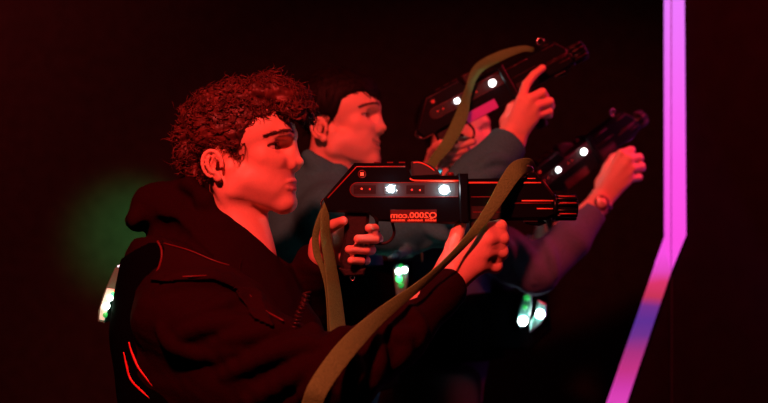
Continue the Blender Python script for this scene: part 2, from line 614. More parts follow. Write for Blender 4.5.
def head_extras(H, person, smile=False):
    S = PXM
    for s in (-1, 1):
        c = H.p(29.4, 2.6, s * 17.5)
        r = 8.45 * S
        g = H.R @ np.array([.97, -.12 if s < 0 else -.12, .0]); g /= np.linalg.norm(g)
        v, f, mi = [], [], []
        nu, nv = 32, 20
        x = np.cross(g, (0, 0, 1.)); x /= np.linalg.norm(x); w = np.cross(x, g)
        for i in range(nv + 1):
            a = math.pi * (i / nv) ** 1.4
            for j in range(nu):
                t = 2 * math.pi * j / nu
                v.append(c + r * (g * math.cos(a) + math.sin(a) * (math.cos(t) * x + math.sin(t) * w)))
        for i in range(nv):
            a = math.degrees(math.pi * ((i + .5) / nv) ** 1.4)
            for j in range(nu):
                f.append((i * nu + j, (i + 1) * nu + j, (i + 1) * nu + (j + 1) % nu, i * nu + (j + 1) % nu))
                mi.append(1 if a < 23 else 0)
        link_mesh('eyeball', v, f, [M['white_eye'], M['iris']], person, True, mi)
        hz = 2.5 if smile else 3.2
        pts = []
        for t in np.linspace(-.95, .95, 13):
            ly, lx = 10.4 * t, 0
            c30, s30 = math.cos(math.radians(30)), math.sin(math.radians(30))
            X0, Y0 = 37 - ly * s30, 20 + ly * c30          # along the opening
            zz_ = 2.5 + hz * math.sqrt(1 - t * t) + .2
            # push out to the lid surface
            dx, dy = X0 - 29.6, Y0 - 17.5
            k_ = math.sqrt(max(.1, 1 - ((zz_ - 2.6) / 9.2) ** 2) / ((dx / 9.9) ** 2 + (dy / 10.2) ** 2))
            pts.append(H.p(29.6 + dx * k_, zz_, s * (17.5 + dy * k_)))
        m = MB(); m.tube(pts, [.0003 + .0008 * math.sin(math.pi * i / 12) for i in range(13)], 6)
        m.build('eyelashes', M['brow'], person, True, True)


def brow_mesh(H, F, person, N=420):
    """short hairs laid along each brow, rooted on the skin"""
    for s in (-1, 1):
        t = rng.uniform(size=N)
        dirn = np.stack([.95 - .45 * t, s * (.3 + .55 * t), 0 * t], 1)
        Q = np.stack([47.5 - 20 * t ** 1.5, s * (6 + 24 * t),
                      16.6 + 2.2 * np.sin(t * 2.6) - 6.5 * t ** 2.0 + rng.uniform(-1.6, 1.7, N) * (1 - .6 * t)], 1) + dirn * 9
        done = np.zeros(N, bool)
        for _ in range(70):
            Pw = H.o + (Q * PXM) @ H.R.T
            done |= F.ev(Pw) < .0004
            Q[~done] -= dirn[~done] * .3
        Pw = H.o + (Q * PXM) @ H.R.T
        v, f = [], []
        for P in Pw:
            L = rng.uniform(.005, .008)
            dr = H.R @ np.array([-.55, s * .8, rng.uniform(-.15, .35)]); dr /= np.linalg.norm(dr)
            out = H.R @ np.array([.9, s * .3, .1]) * .0012
            e = np.cross(dr, out); e = e / (np.linalg.norm(e) + 1e-9) * .0006
            n = len(v)
            v += [P - e - out * .5, P + e - out * .5, P + dr * L * .5 + e + out, P + dr * L * .5 - e + out, P + dr * L + out * .6]
            f += [(n, n + 1, n + 2, n + 3), (n + 3, n + 2, n + 4)]
        link_mesh('eyebrow', v, f, M['brow'], person, True)


def hand_field(F, wr, mc, pip, dip, tip, th, sc=1., elbow=None, k=.0035, pf=.9):
    wr = np.array(wr); r = np.array([.0098, .0093, .0084, .0076]) * sc
    fr = [1.0, 1.04, 1.0, pf]
    c = np.mean(mc, 0)
    wide = (mc[0] - mc[3]); wide = wide / np.linalg.norm(wide)
    w1, w2 = wr + wide * .011 * sc, wr - wide * .011 * sc
    F.cap(w1, w2, .0195 * sc, .0185 * sc, .012)
    for i in range(4):
        base = w1 * (1 - i / 3) + w2 * (i / 3)
        F.cap(base, mc[i], .0160 * sc, .0108 * sc * fr[i], .010)
    for i in range(3):
        F.cap((mc[i] + base) / 2, (mc[i + 1] * .85 + wr * .15), .0105 * sc, .0105 * sc, .010)
    for i in range(4):
        q = fr[i]
        F.cap(mc[i], pip[i], r[0] * q * 1.03, r[1] * q, k)
        F.cap(pip[i], dip[i], r[1] * q, r[2] * q, k * .7)
        F.cap(dip[i], tip[i], r[2] * q, r[3] * q, k * .7)
    F.cap(wr, th[0], .019 * sc, .0165 * sc, .012)
    F.cap(th[0], th[1], .0165 * sc, .0122 * sc, .012)
    F.cap(th[1], th[2], .0120 * sc, .0106 * sc, .004)
    F.cap(th[2], th[3], .0106 * sc, .0088 * sc, .003)
    if elbow is not None:
        e = np.array(elbow)
        F.cap(w1, wr + (e - wr) * .55 + wide * .006, .0195 * sc, .030 * sc, .015)
        F.cap(w2, wr + (e - wr) * .55 - wide * .006, .0185 * sc, .030 * sc, .015)
        F.cap(wr + (e - wr) * .55, e, .032 * sc, .036 * sc, .02)


def nails(F, dip, tip, out, sc=1.):
    pass


def limb(F, pts, rs, k=.03):
    F.chain(pts, rs, k)


def legs(F, pel, yaw, feet, add=0., k=.04):
    """pelvis point, two feet: returns knee points"""
    for s, ft in zip((-1, 1), feet):
        hip = pel + rotm('Z', yaw) @ np.array([0, s * .09, -.03])
        an = np.array([ft[0], ft[1], .09])
        kn = (hip + an) / 2 + rotm('Z', yaw) @ np.array([.045, s * .01, .02])
        F.chain([hip, kn, an], [.082 + add, .055 + add * 1.1, .038 + add * 1.3], k)


def shoes(person, feet, yaw):
    for s, ft in zip((-1, 1), feet):
        R = rotm('Z', yaw + s * -8)
        o = np.array([ft[0], ft[1], 0])
        F = Field()
        T = lambda x, y, z: o + R @ np.array([x, y, z])
        F.chain([T(-.055, 0, .045), T(.06, 0, .045), T(.16, 0, .035)], [.038, .04, .030], .03)
        F.cap(T(0, 0, .06), T(-.02, 0, .115), .036, .042, .03)
        F.cut((0, 0, .022), (0, 0, -1))
        v, f = sculpt(F, .006)
        sh = link_mesh('shoe', v, f, M['shoe'], person)
        m = MB()
        pts = [(-.10, -.03), (-.10, .03), (-.06, .042), (.02, .040), (.11, .048), (.17, .035), (.195, .0), (.17, -.035), (.11, -.045), (.02, -.038), (-.06, -.040)]
        v = [T(x, y, z) for z in (.001, .026) for x, y in pts]
        n = len(pts)
        f = [tuple(range(n)), tuple(range(n, 2 * n))[::-1]] + [(i, i + n, (i + 1) % n + n, (i + 1) % n) for i in range(n)]
        link_mesh('sole', v, f, M['sole'], sh, False)


def hair_strands(v, n, H, flow, count, length, curl, rad, seg=12, spread=.6, lift=.45, seed=1, keep=None, turns=(.6, 1.4), lock=0.):
    """locks as tapered curled tubes rooted in the hair cap"""
    r = np.random.default_rng(seed)
    idx = r.integers(0, len(v), count * 2)
    if keep is not None:
        idx = idx[keep(v[idx])]
    idx = idx[:count]
    V, Fc = [], []
    sides = 4
    base = 0
    for i in idx:
        p, nn = v[i], n[i]
        L = length * r.uniform(.6, 1.25)
        fl = flow(H.loc(p[None])[0]) if flow is not None else np.zeros(3)
        fl = H.R @ fl
        fl = fl - nn * (fl @ nn)
        rv = r.normal(size=3)
        if lock:
            pn = p[None]
            rv = rv * (1 - lock) + lock * 1.6 * np.array([pnoise(pn, 75, 41)[0], pnoise(pn, 75, 42)[0], pnoise(pn, 75, 43)[0]])
        d = nn * lift * r.uniform(.4, 1.3) + fl + rv * spread * .5
        d /= np.linalg.norm(d)
        a = np.cross(d, rv + r.normal(size=3) * (1 - lock)); a /= np.linalg.norm(a); b = np.cross(d, a)
        ph = r.uniform(0, 6.28); tw = r.uniform(*turns) * (1 if r.uniform() > .5 else -1)
        bend = r.normal(size=3) * .25 - nn * .35
        if lock:
            ph = 5 * pnoise(p[None], 60, 44)[0] + r.normal() * .5; tw = abs(tw)
        cr = curl * r.uniform(.6, 1.5)
        t = np.linspace(0, 1, seg)
        C = p - nn * .004 + d * (t * L)[:, None] + bend * (t ** 2 * L)[:, None]
        amp = (cr * np.minimum(1, t * 2.5))[:, None]
        C = C + amp * (np.cos(ph + t * tw * 6.28)[:, None] * a + np.sin(ph + t * tw * 6.28)[:, None] * b)
        T = np.gradient(C, axis=0); T /= np.linalg.norm(T, axis=1, keepdims=True)
        X = np.cross(T, b); X /= np.linalg.norm(X, axis=1, keepdims=True) + 1e-9
        Y = np.cross(T, X)
        rr = rad * r.uniform(.6, 1.3) * (1 - t ** 4 * .8)
        for j in range(sides):
            an = 6.283 * j / sides
            V.append(C + (rr[:, None]) * (math.cos(an) * X + math.sin(an) * Y))
        q = np.arange(seg - 1)
        for j in range(sides):
            j2 = (j + 1) % sides
            Fc.append(np.stack([base + j * seg + q, base + j2 * seg + q, base + j2 * seg + q + 1, base + j * seg + q + 1], 1))
        base += seg * sides
    return np.concatenate(V), np.concatenate(Fc)


def merge(parts):
    V, F_, n = [], [], 0
    for v, f in parts:
        V.append(v); F_.append(np.asarray(f) + n); n += len(v)
    return np.concatenate(V), np.concatenate(F_)


def body_mesh(name, F, regions, person_label, base, H=None):
    """fine pieces (lo, hi, h) of the same skin surface plus the coarse rest, one mesh"""
    parts = []
    for lo, hi, h in regions:
        parts.append(sculpt(F, h, np.array(lo), np.array(hi)))
    v, f = merge(parts)
    c = v[f].mean(1)
    mi = np.zeros(len(f), int)
    if H is not None:
        q = H.loc(c)
        def near(pts, rs):
            best = np.full(len(q), 9.)
            for sg in (-1, 1):
                P_ = [np.array([x, sg * y, z]) for x, y, z in pts]
                for i in range(3):
                    ab = P_[i + 1] - P_[i]
                    t = np.clip(((q - P_[i]) @ ab) / (ab @ ab), 0, 1)
                    best = np.minimum(best, np.linalg.norm(q - P_[i] - t[:, None] * ab, axis=1) - (rs[i] + (rs[i + 1] - rs[i]) * t))
            return best
        a1 = near([(50.0, 0, -31.6), (48.8, 6, -31.8), (46, 11.5, -32.8), (43, 15.5, -34.4)], (3.1, 2.9, 2.3, 1.2))
        a2 = near([(49.2, 0, -38.5), (48.0, 6, -38.5), (45.4, 11.5, -37.6), (43, 15.5, -36)], (3.5, 3.2, 2.4, 1.0))
        mi[(a1 < .35) | (a2 < .35)] = 1
    o = empty(name, base)
    b = link_mesh('body', v, f, [M['skin'], M['lips']], o, True, mi)
    return o, b


# =================================================================== PERSON ONE (curly hair, hoodie)
H1 = Head(245, 150, 0.0, yaw=-9)
F = Field()
head_field(F, H1)
nb = W(236, 262, .0)
F.cap(H1.p(-12, -26), nb, .044, .053, .015)
F.cap(H1.p(0, -43), W(243, 262, .0), .028, .040, .016)
F.cap(H1.p(-22, -30, -27), W(258, 256, -.022), .013, .012, .012)
F.cap(H1.p(-22, -30, 27), W(258, 256, .022), .013, .012, .012)
F.cap(H1.p(16, -66, 0), H1.p(14, -84, 0), .012, .012, .012)
headF1 = Field(); headF1.p = list(F.p)
# torso under the clothes
pel1 = np.array([-.30, .0, .93])
sh_r, sh_l = W(190, 312, -.17), W(228, 300, .17)
el_r, el_l = W(338, 376, -.26), np.array([-.17, .22, 1.10])
wr_r, wr_l = W(446, 285, -.095), W(322, 250, .03)
F.chain([nb, W(215, 330, 0), pel1], [.07, .12, .12], .05)
F.chain([sh_r, W(215, 290, 0), sh_l], [.05, .07, .05], .04)
F.chain([sh_r, el_r], [.045, .040], .03)
F.chain([sh_l, el_l], [.045, .038], .03)
hA = dict(mc=[W(483, 229, -.112), W(487, 240, -.117), W(486, 252, -.113), W(480, 264, -.104)],
          pip=[W(500, 226.5, -.098), W(502, 239, -.10), W(501.5, 252.5, -.097), W(495, 266, -.092)],
          dip=[W(501, 228, -.062), W(503, 241, -.064), W(502, 254, -.062), W(496, 266, -.06)],
          tip=[W(488, 229, -.032), W(489, 241, -.032), W(488, 254, -.032), W(484, 266, -.034)],
          th=[W(449, 266, -.085), W(453, 247, -.074), W(457, 234, -.062), W(461, 224.5, -.052)])
hand_field(F, wr_r, **hA, elbow=el_r, sc=1.2, k=.012, pf=1.12)
hB = dict(mc=[W(350, 229, .008), W(353, 240, .010), W(352, 251, .008), W(350, 261, .004)],
          pip=[W(374, 229, -.018), W(378, 239, -.018), W(371, 250, -.018), W(366, 260.5, -.018)],
          dip=[W(374.5, 228.5, -.06), W(375, 239, -.066), W(366, 250, -.066), W(361, 261, -.064)],
          tip=[W(369, 228, -.078), W(358, 239, -.088), W(349, 249.5, -.088), W(351, 260.5, -.084)],
          th=[W(324, 242, .004), W(326, 230, -.02), W(335, 224.5, -.052), W(343, 221, -.074)])
hand_field(F, wr_l, **hB, elbow=el_l, sc=1.0, k=.002)
feet1 = [np.array([-.20, -.14]), np.array([-.42, .14])]
legs(F, pel1, 0, feet1)
Z0 = W(0, 262, 0)[2]
P1, b1 = body_mesh('person', F, [
    (W(150, 275, -.3) * [1, 1, 1], W(330, 60, .3), .0021),
    (np.array([.06, -.16, 1.24]), np.array([.26, .02, 1.46]), .0019),
    (np.array([-.15, -.12, 1.31]), np.array([.01, .07, 1.44]), .0019),
    (np.array([-.7, -.5, 0.]), np.array([.5, .5, W(0, 270, 0)[2]]), .009),
], '', (-.30, 0, 0), H1)
tag(P1, 'curly-haired person in dark red hoodie aiming the nearest phaser, seen in profile', 'person', 'players aiming phasers')
head_extras(H1, P1)
brow_mesh(H1, headF1, P1)

# hair of person one
def px1(*pts):
    return [(u - 245, 150 - v) for u, v in pts]
hair_poly = px1((312, 112), (304, 122), (296, 117), (288, 119), (276, 117), (264, 121), (257, 130), (252, 143), (247, 156), (241, 150), (232, 147), (220, 146),
                (209, 151), (203, 163), (205, 180), (209, 192), (188, 190), (150, 150), (150, 40), (330, 40), (330, 112))
HF = Field()
S = PXM
HF.ell(H1.p(-8, 22), np.array([54, 45, 43]) * S, H1.R, .006)
for a in [(-56, 20, 9), (-48, 38, 10), (-30, 52, 10), (-5, 58, 11), (20, 62, 12), (36, 60, 13), (48, 50, 12), (56, 40, 9), (61, 34, 6), (-53, 0, 11), (-44, -18, 10), (0, 52, 14)]:
    for y in (-20, 0, 20):
        HF.ell(H1.p(a[0] + rng.uniform(-3, 3), a[1] - abs(y) * .25 + rng.uniform(-2, 2), y), np.array([a[2], a[2], a[2]]) * S, None, .012)
HF.disp = lambda P: .0030 * pnoise(P, 170, 3) + .0016 * pnoise(P, 420, 4)
def hpost(P, d):
    q = H1.loc(P)
    return np.maximum(d, poly_sd(q[..., [0, 2]], hair_poly) * S)
hv, hf = sculpt(HF, .003, post=hpost)
hn = vnormals(hv, hf)
def flow1(q):
    if q[0] > 20 and q[2] > 20: return np.array([.75, 0, .1])
    if q[2] > 35: return np.array([.2, 0, .1])
    return np.array([-.35, 0, -.55])
ok1 = lambda P: (F_out(H1, P, hair_poly))
def F_out(H, P, poly):
    q = H.loc(P)
    return poly_sd(q[:, [0, 2]], poly) < 1.5
sv, sf = hair_strands(hv, hn, H1, flow1, 5200, .0205, .0046, .0011, 13, .9, .22, 2, ok1, (.8, 1.5), .7)
fv, ff = hair_strands(hv, hn, H1, lambda q: np.array([.8, 0, -.35]), 480, .025, .0048, .0012, 14, .6, .35, 3,
                      lambda P: (H1.loc(P)[:, 0] > 38) & (H1.loc(P)[:, 2] > 30))
nv_, nf_ = hair_strands(hv, hn, H1, lambda q: np.array([-.1, 0, -1.]), 500, .016, .002, .0009, 10, .6, .3, 6,
                        lambda P: (H1.loc(P)[:, 0] < -30) & (H1.loc(P)[:, 2] < 0))
v, f = merge([(hv, hf), (sv, sf), (fv, ff), (nv_, nf_)])
link_mesh('curly_hair', v, f, M['hair1'], P1)

# hoodie of person one
G = Field()
G.ell(W(214, 345, .0), (.165, .20, .24), rotm('Z', 12), .03)
G.chain([W(212, 330, 0), np.array([-.31, .0, 1.02]), np.array([-.30, 0, .88])], [.155, .165, .15], .06)
G.chain([W(186, 300, -.13), W(214, 268, -.02), W(232, 285, .17)], [.055, .075, .07], .05)
G.chain([W(250, 300, -.03), W(285, 345, -.04)], [.06, .075], .05)
G.cap(W(154, 262, -.05), W(156, 330, -.06), .052, .062, .05)
# right sleeve
G.chain([W(169, 315, -.165), W(190, 320, -.18), W(262, 350, -.22), W(338, 376, -.26)], [.064, .064, .060, .060], .03)
G.chain([W(338, 376, -.26), W(395, 336, -.18), W(444, 290, -.105)], [.062, .050, .036], .025)
G.chain([W(430, 302, -.125), W(452, 281, -.092)], [.042, .036], .006)
G.chain([W(178, 362, -.13), W(235, 385, -.20), W(300, 398, -.235)], [.055, .058, .05], .04)
# left sleeve
G.chain([sh_l, el_l, W(316, 262, .045)], [.068, .058, .042], .03)
# sleeve folds (ridges)
def ridge(pts, r=.007, k=.014, lift=.000):
    q = [surf_y(G0, u, v) + np.array([0, -lift, 0]) for u, v in pts]
    q = catmull(q, 3)
    n = len(q)
    G.chain(q, [r * (.35 + .65 * math.sin(math.pi * (i + .5) / n)) for i in range(n)], k)
G0 = Field(); G0.p = list(G.p)
for pts, r in [(([158, 292], [185, 283], [215, 284], [248, 296], [272, 314]), .010), (([190, 316], [222, 306], [250, 304], [268, 312]), .010),
               (([178, 338], [205, 326], [240, 322], [275, 326]), .010), (([215, 345], [250, 335], [282, 328], [300, 334]), .011),
               (([160, 330], [172, 345], [200, 355], [240, 350]), .009), (([225, 375], [262, 358], [300, 345], [322, 346]), .012),
               (([250, 400], [290, 378], [318, 362]), .012), (([300, 400], [322, 380], [336, 352]), .012),
               (([345, 400], [352, 375], [345, 348]), .012), (([372, 385], [378, 360], [368, 330]), .011),
               (([395, 366], [404, 348], [396, 322]), .009), (([412, 352], [420, 332], [410, 308]), .008),
               (([386, 326], [402, 336], [424, 330]), .007), (([330, 345], [342, 338], [356, 336]), .010),
               (([306, 342], [312, 331], [318, 338]), .008)]:
    ridge(pts, r * 1.2)
# hood lying behind the neck, its rolled edge and the collar
G.chain([W(140, 219, -.03), W(154, 205, -.01), W(190, 200, .0)], [.020, .034, .045], .03)
G.chain([W(140, 221, .09), W(160, 205, .07), W(190, 200, .05)], [.020, .034, .045], .03)
G.chain([W(137, 220, -.05), W(137, 221, .09)], [.019, .019], .012)
G.chain([W(189, 184, -.045), W(185, 196, .0), W(189, 184, .05)], [.009, .02, .009], .02)
G.chain([W(190, 185, -.050), W(205, 200, -.062), W(222, 226, -.066), W(236, 250, -.062), W(252, 272, -.05), W(272, 292, -.03)],
        [.011, .013, .014, .014, .014, .012], .02)
G.chain([W(190, 185, .050), W(205, 200, .062), W(222, 226, .066), W(236, 250, .062), W(252, 272, .05), W(272, 292, .02)],
        [.011, .013, .014, .014, .014, .012], .02)
G.chain([W(175, 215, -.045), W(205, 235, -.05), W(230, 268, -.05)], [.026, .028, .028], .03)
G.chain([W(160, 248, -.05), W(200, 258, -.07), W(235, 282, -.065)], [.03, .03, .03], .03)
_g = Field(); _g.p = list(G.p)
G.chain([surf_y(_g, u, v) + np.array([0, dy, 0]) for u, v, dy in ((133, 237, .0), (146, 231, .0), (158, 227, .0), (170, 228, .0), (182, 236, .0), (196, 246, .0), (212, 258, .004))],
        [.010, .016, .020, .019, .013, .009, .004], .007, True)
G.cap(H1.p(-6, -28), W(242, 262, 0), .050, .050, .006, True)
G.cap(H1.p(12, -45), W(262, 258, 0), .040, .046, .006, True)
G.cap(W(246, 236, 0), W(300, 215, 0), .052, .08, .006, True)
# neck of cuff
ax = wr_r - W(430, 300, -.125)
G.cut
G.cutlocal(W(450, 284, -.094), ax, .06)
axl = wr_l - W(316, 262, .045)
G.cutlocal(W(317, 260, .043) + axl * .3, axl, .05)
G.cutlocal(np.array([-.30, 0, .86]), (0, 0, -1), .4)
G.disp = lambda P: .0022 * pnoise(P * [1, 1, 1.6], 34, 8) + .0008 * pnoise(P, 110, 9)
gv, gf = sculpt(G, .0042)
hood = link_mesh('hoodie', gv, gf, M['hoodie'], P1)
# sewn cuff of the right sleeve
cu = Field()
cu.chain([W(438, 294, -.112), W(451, 282, -.093)], [.0395, .0375], .004)
cu.cutlocal(W(451, 283, -.093), ax, .06); cu.cutlocal(W(436, 296.5, -.115), -ax, .06)
v, f = sculpt(cu, .003)
link_mesh('sleeve_cuff', v, f, M['hoodie'], P1)
m = MB()
m.tube(catmull([surf_y(G, u, v) for u, v in ((243, 258), (240, 266), (241, 276), (244, 284))], 4), .0022, 6)
m.build('drawstring', M['hoodie'], P1, True, True)
T = Field(); legs(T, pel1, 0, feet1, .022)
T.cap(pel1 + [0, -.06, 0], pel1 + [0, .06, 0], .13, .13, .05)
T.cutlocal(np.array([feet1[0][0], feet1[0][1], .07]), (0, 0, -1), .12)
T.cutlocal(np.array([feet1[1][0], feet1[1][1], .07]), (0, 0, -1), .12)
v, f = sculpt(T, .009, hi=np.array([9, 9, .98]))
link_mesh('trousers', v, f, M['denim'], P1)
shoes(P1, feet1, 0)

# ------------------------------------------------------------------ vest of person one
V1 = tag(empty('laser_tag_vest', tuple(np.array([-.33, 0, 1.15]))), 'black vest with red piping and back light, worn over the dark red hoodie', 'vest', 'laser tag vests')
tor = Field()
tor.p = [q for q in G.p[:4]] + [G.p[4], G.p[5], G.p[6]] + G.p[7:9]
TB = Field()
TB.ell(W(214, 345, .0), (.172, .202, .25), rotm('Z', 12), .03)
TB.chain([W(212, 330, 0), np.array([-.31, .0, 1.03])], [.160, .172], .06)
TB.cap(W(154, 262, -.05), W(156, 330, -.06), .057, .068, .05)
def vpost(P, d):
    sh = np.maximum(d, -(d + .012))
    q0 = W(120, 260, -.05); q1 = W(157, 240, -.05)
    nx_ = np.array([-(q1[2] - q0[2]), q1[0] - q0[0]]); nx_ /= np.linalg.norm(nx_)
    top = (P[..., 0] - q0[0]) * nx_[0] + (P[..., 2] - q0[2]) * nx_[1]
    top = np.maximum(top, P[..., 2] - W(0, 240, 0)[2])
    bot = .98 - P[..., 2]
    hole = np.minimum(P[..., 0] - W(160, 0, -.2)[0], P[..., 2] - W(0, 320, -.1)[2])
    return np.maximum(np.maximum(sh, np.maximum(top, bot)), hole)
v, f = sculpt(TB, .006, post=vpost)
link_mesh('vest_shell', v, f, M['vest'], V1)
pan_uv = [(157, 238), (215, 261), (232, 266), (262, 286), (285, 318), (262, 309), (240, 286), (222, 277), (190, 277), (154, 279), (161, 262), (162, 250)]
PN = Field(); PN.p = list(G.p); PN.disp = G.disp
def uvof(P):
    D = P[..., 1] + 2
    return np.stack([P[..., 0] / D * FOC + 384, 201.5 - (P[..., 2] - CAMZ) / D * FOC], -1)
# panel outline carried as a solid cut from the shoulder, its thickness 7 mm
pan_xz = [tuple(W(u, v, -.14)[[0, 2]]) for u, v in pan_uv]
def ppost(P, d):
    d = d - .007
    q = poly_sd(P[..., [0, 2]], pan_xz)
    return np.maximum(np.maximum(np.maximum(d, -(d + .018)), q), P[..., 1] + .02)
v, f = sculpt(PN, .0035, W(140, 335, -.4) * [1, 1, 1] + [-.1, 0, -.1], W(300, 225, .05) + [.05, 0, .05], post=ppost)
link_mesh('shoulder_panel', v, f, M['panel'], V1)
m = MB()
def on(Fd, pts, off, n=5):
    q = [min([surf_y(Fi, u, v) for Fi in (Fd if isinstance(Fd, tuple) else (Fd,))], key=lambda p: p[1]) - np.array([0, off, 0]) for u, v in pts]
    return catmull(q, n)
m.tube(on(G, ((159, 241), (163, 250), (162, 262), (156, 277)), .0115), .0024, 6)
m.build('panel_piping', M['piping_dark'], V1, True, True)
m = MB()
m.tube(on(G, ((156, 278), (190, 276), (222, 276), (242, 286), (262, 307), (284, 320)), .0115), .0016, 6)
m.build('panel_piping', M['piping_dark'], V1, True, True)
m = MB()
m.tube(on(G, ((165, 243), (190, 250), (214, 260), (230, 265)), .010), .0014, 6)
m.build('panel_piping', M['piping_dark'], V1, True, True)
for pts in (((129, 342), (132, 352), (138, 366), (146, 377), (153, 386)), ((124, 352), (127, 366), (131, 379), (141, 390), (150, 398))):
    m = MB()
    m.tube(on((TB, G), pts, .001), [.0014 + .0012 * math.sin(i / 20 * 3.14) for i in range(21)], 6)
    m.build('side_piping', M['piping'], V1, True, True)
m = MB()
ym = min(surf_y(G, u_, v_)[1] for u_, v_ in ((306, 296), (304, 304), (299, 314), (296, 323))) - .005
cc = catmull([W(307, 292, ym + .006), W(304, 303, ym), W(299, 314, ym), W(296, 323, ym), W(293, 332, ym + .004)], 26)
hel = []
for i, c in enumerate(cc):
    a = i * .62
    hel.append(np.array(c) + .0052 * np.array([math.cos(a), math.sin(a), 0]))
m.tube(hel, .0017, 6)
m.build('coiled_cable', M['cable'], V1, True, True)
# back light of the vest
pod = MB()
pl = [(118, 267), (125.5, 266), (121, 284), (113.5, 300), (107.5, 322), (101, 320.5), (101.5, 310), (107, 292)]
pod.prism([tuple(W(u, v, -.03)[[0, 2]]) for u, v in pl], -.055, -.005, 0, .002)
po = pod.build('light_cover', M['lens'], V1, False, True)
for name, uv, r, mm in (('status_light', (115.5, 291), 1.7, 'led_red'), ('status_light', (119, 286), 1.5, 'led_red_dim'), ('lamp', (110.5, 298), 3.0, 'led_dim'),
                        ('lamp', (107, 306), 3.4, 'led_dim'), ('lamp', (105.5, 315), 2.6, 'led_green_dim'), ('lamp', (113, 294), 2.2, 'led_green')):
    m = MB(); m.dome(W(*uv, -.056), r * .0019, (-.35, -1, .1), 14, 5)
    m.build(name, M[mm], po, True, True)
m = MB()
m.prism([tuple(W(u, v, -.03)[[0, 2]]) for u, v in ((110.5, 287), (118, 288), (113.8, 299), (108, 319), (103, 318), (104, 306))], -.0565, -.054, 0, .0006)
m.build('glowing_panel', M['led_panel'], po, False, True)
m = MB(); m.tube([W(117.5, 266.5, -.045), W(121, 265, -.045), W(125.5, 266.5, -.045)], .0016, 6)
m.build('cover_rim', M['led_soft'], po, True, True)


# =================================================================== LASER PHASER
S1 = 1.95 / FOC
def L(u, v): return ((u - 450) * S1, (200 - v) * S1)
HW = .027


def seg(m, a, b, y, r, mi=0):
    p, q = L(*a), L(*b)
    m.tube([(p[0], y, p[1]), (q[0], y, q[1])], r, 6, mi)


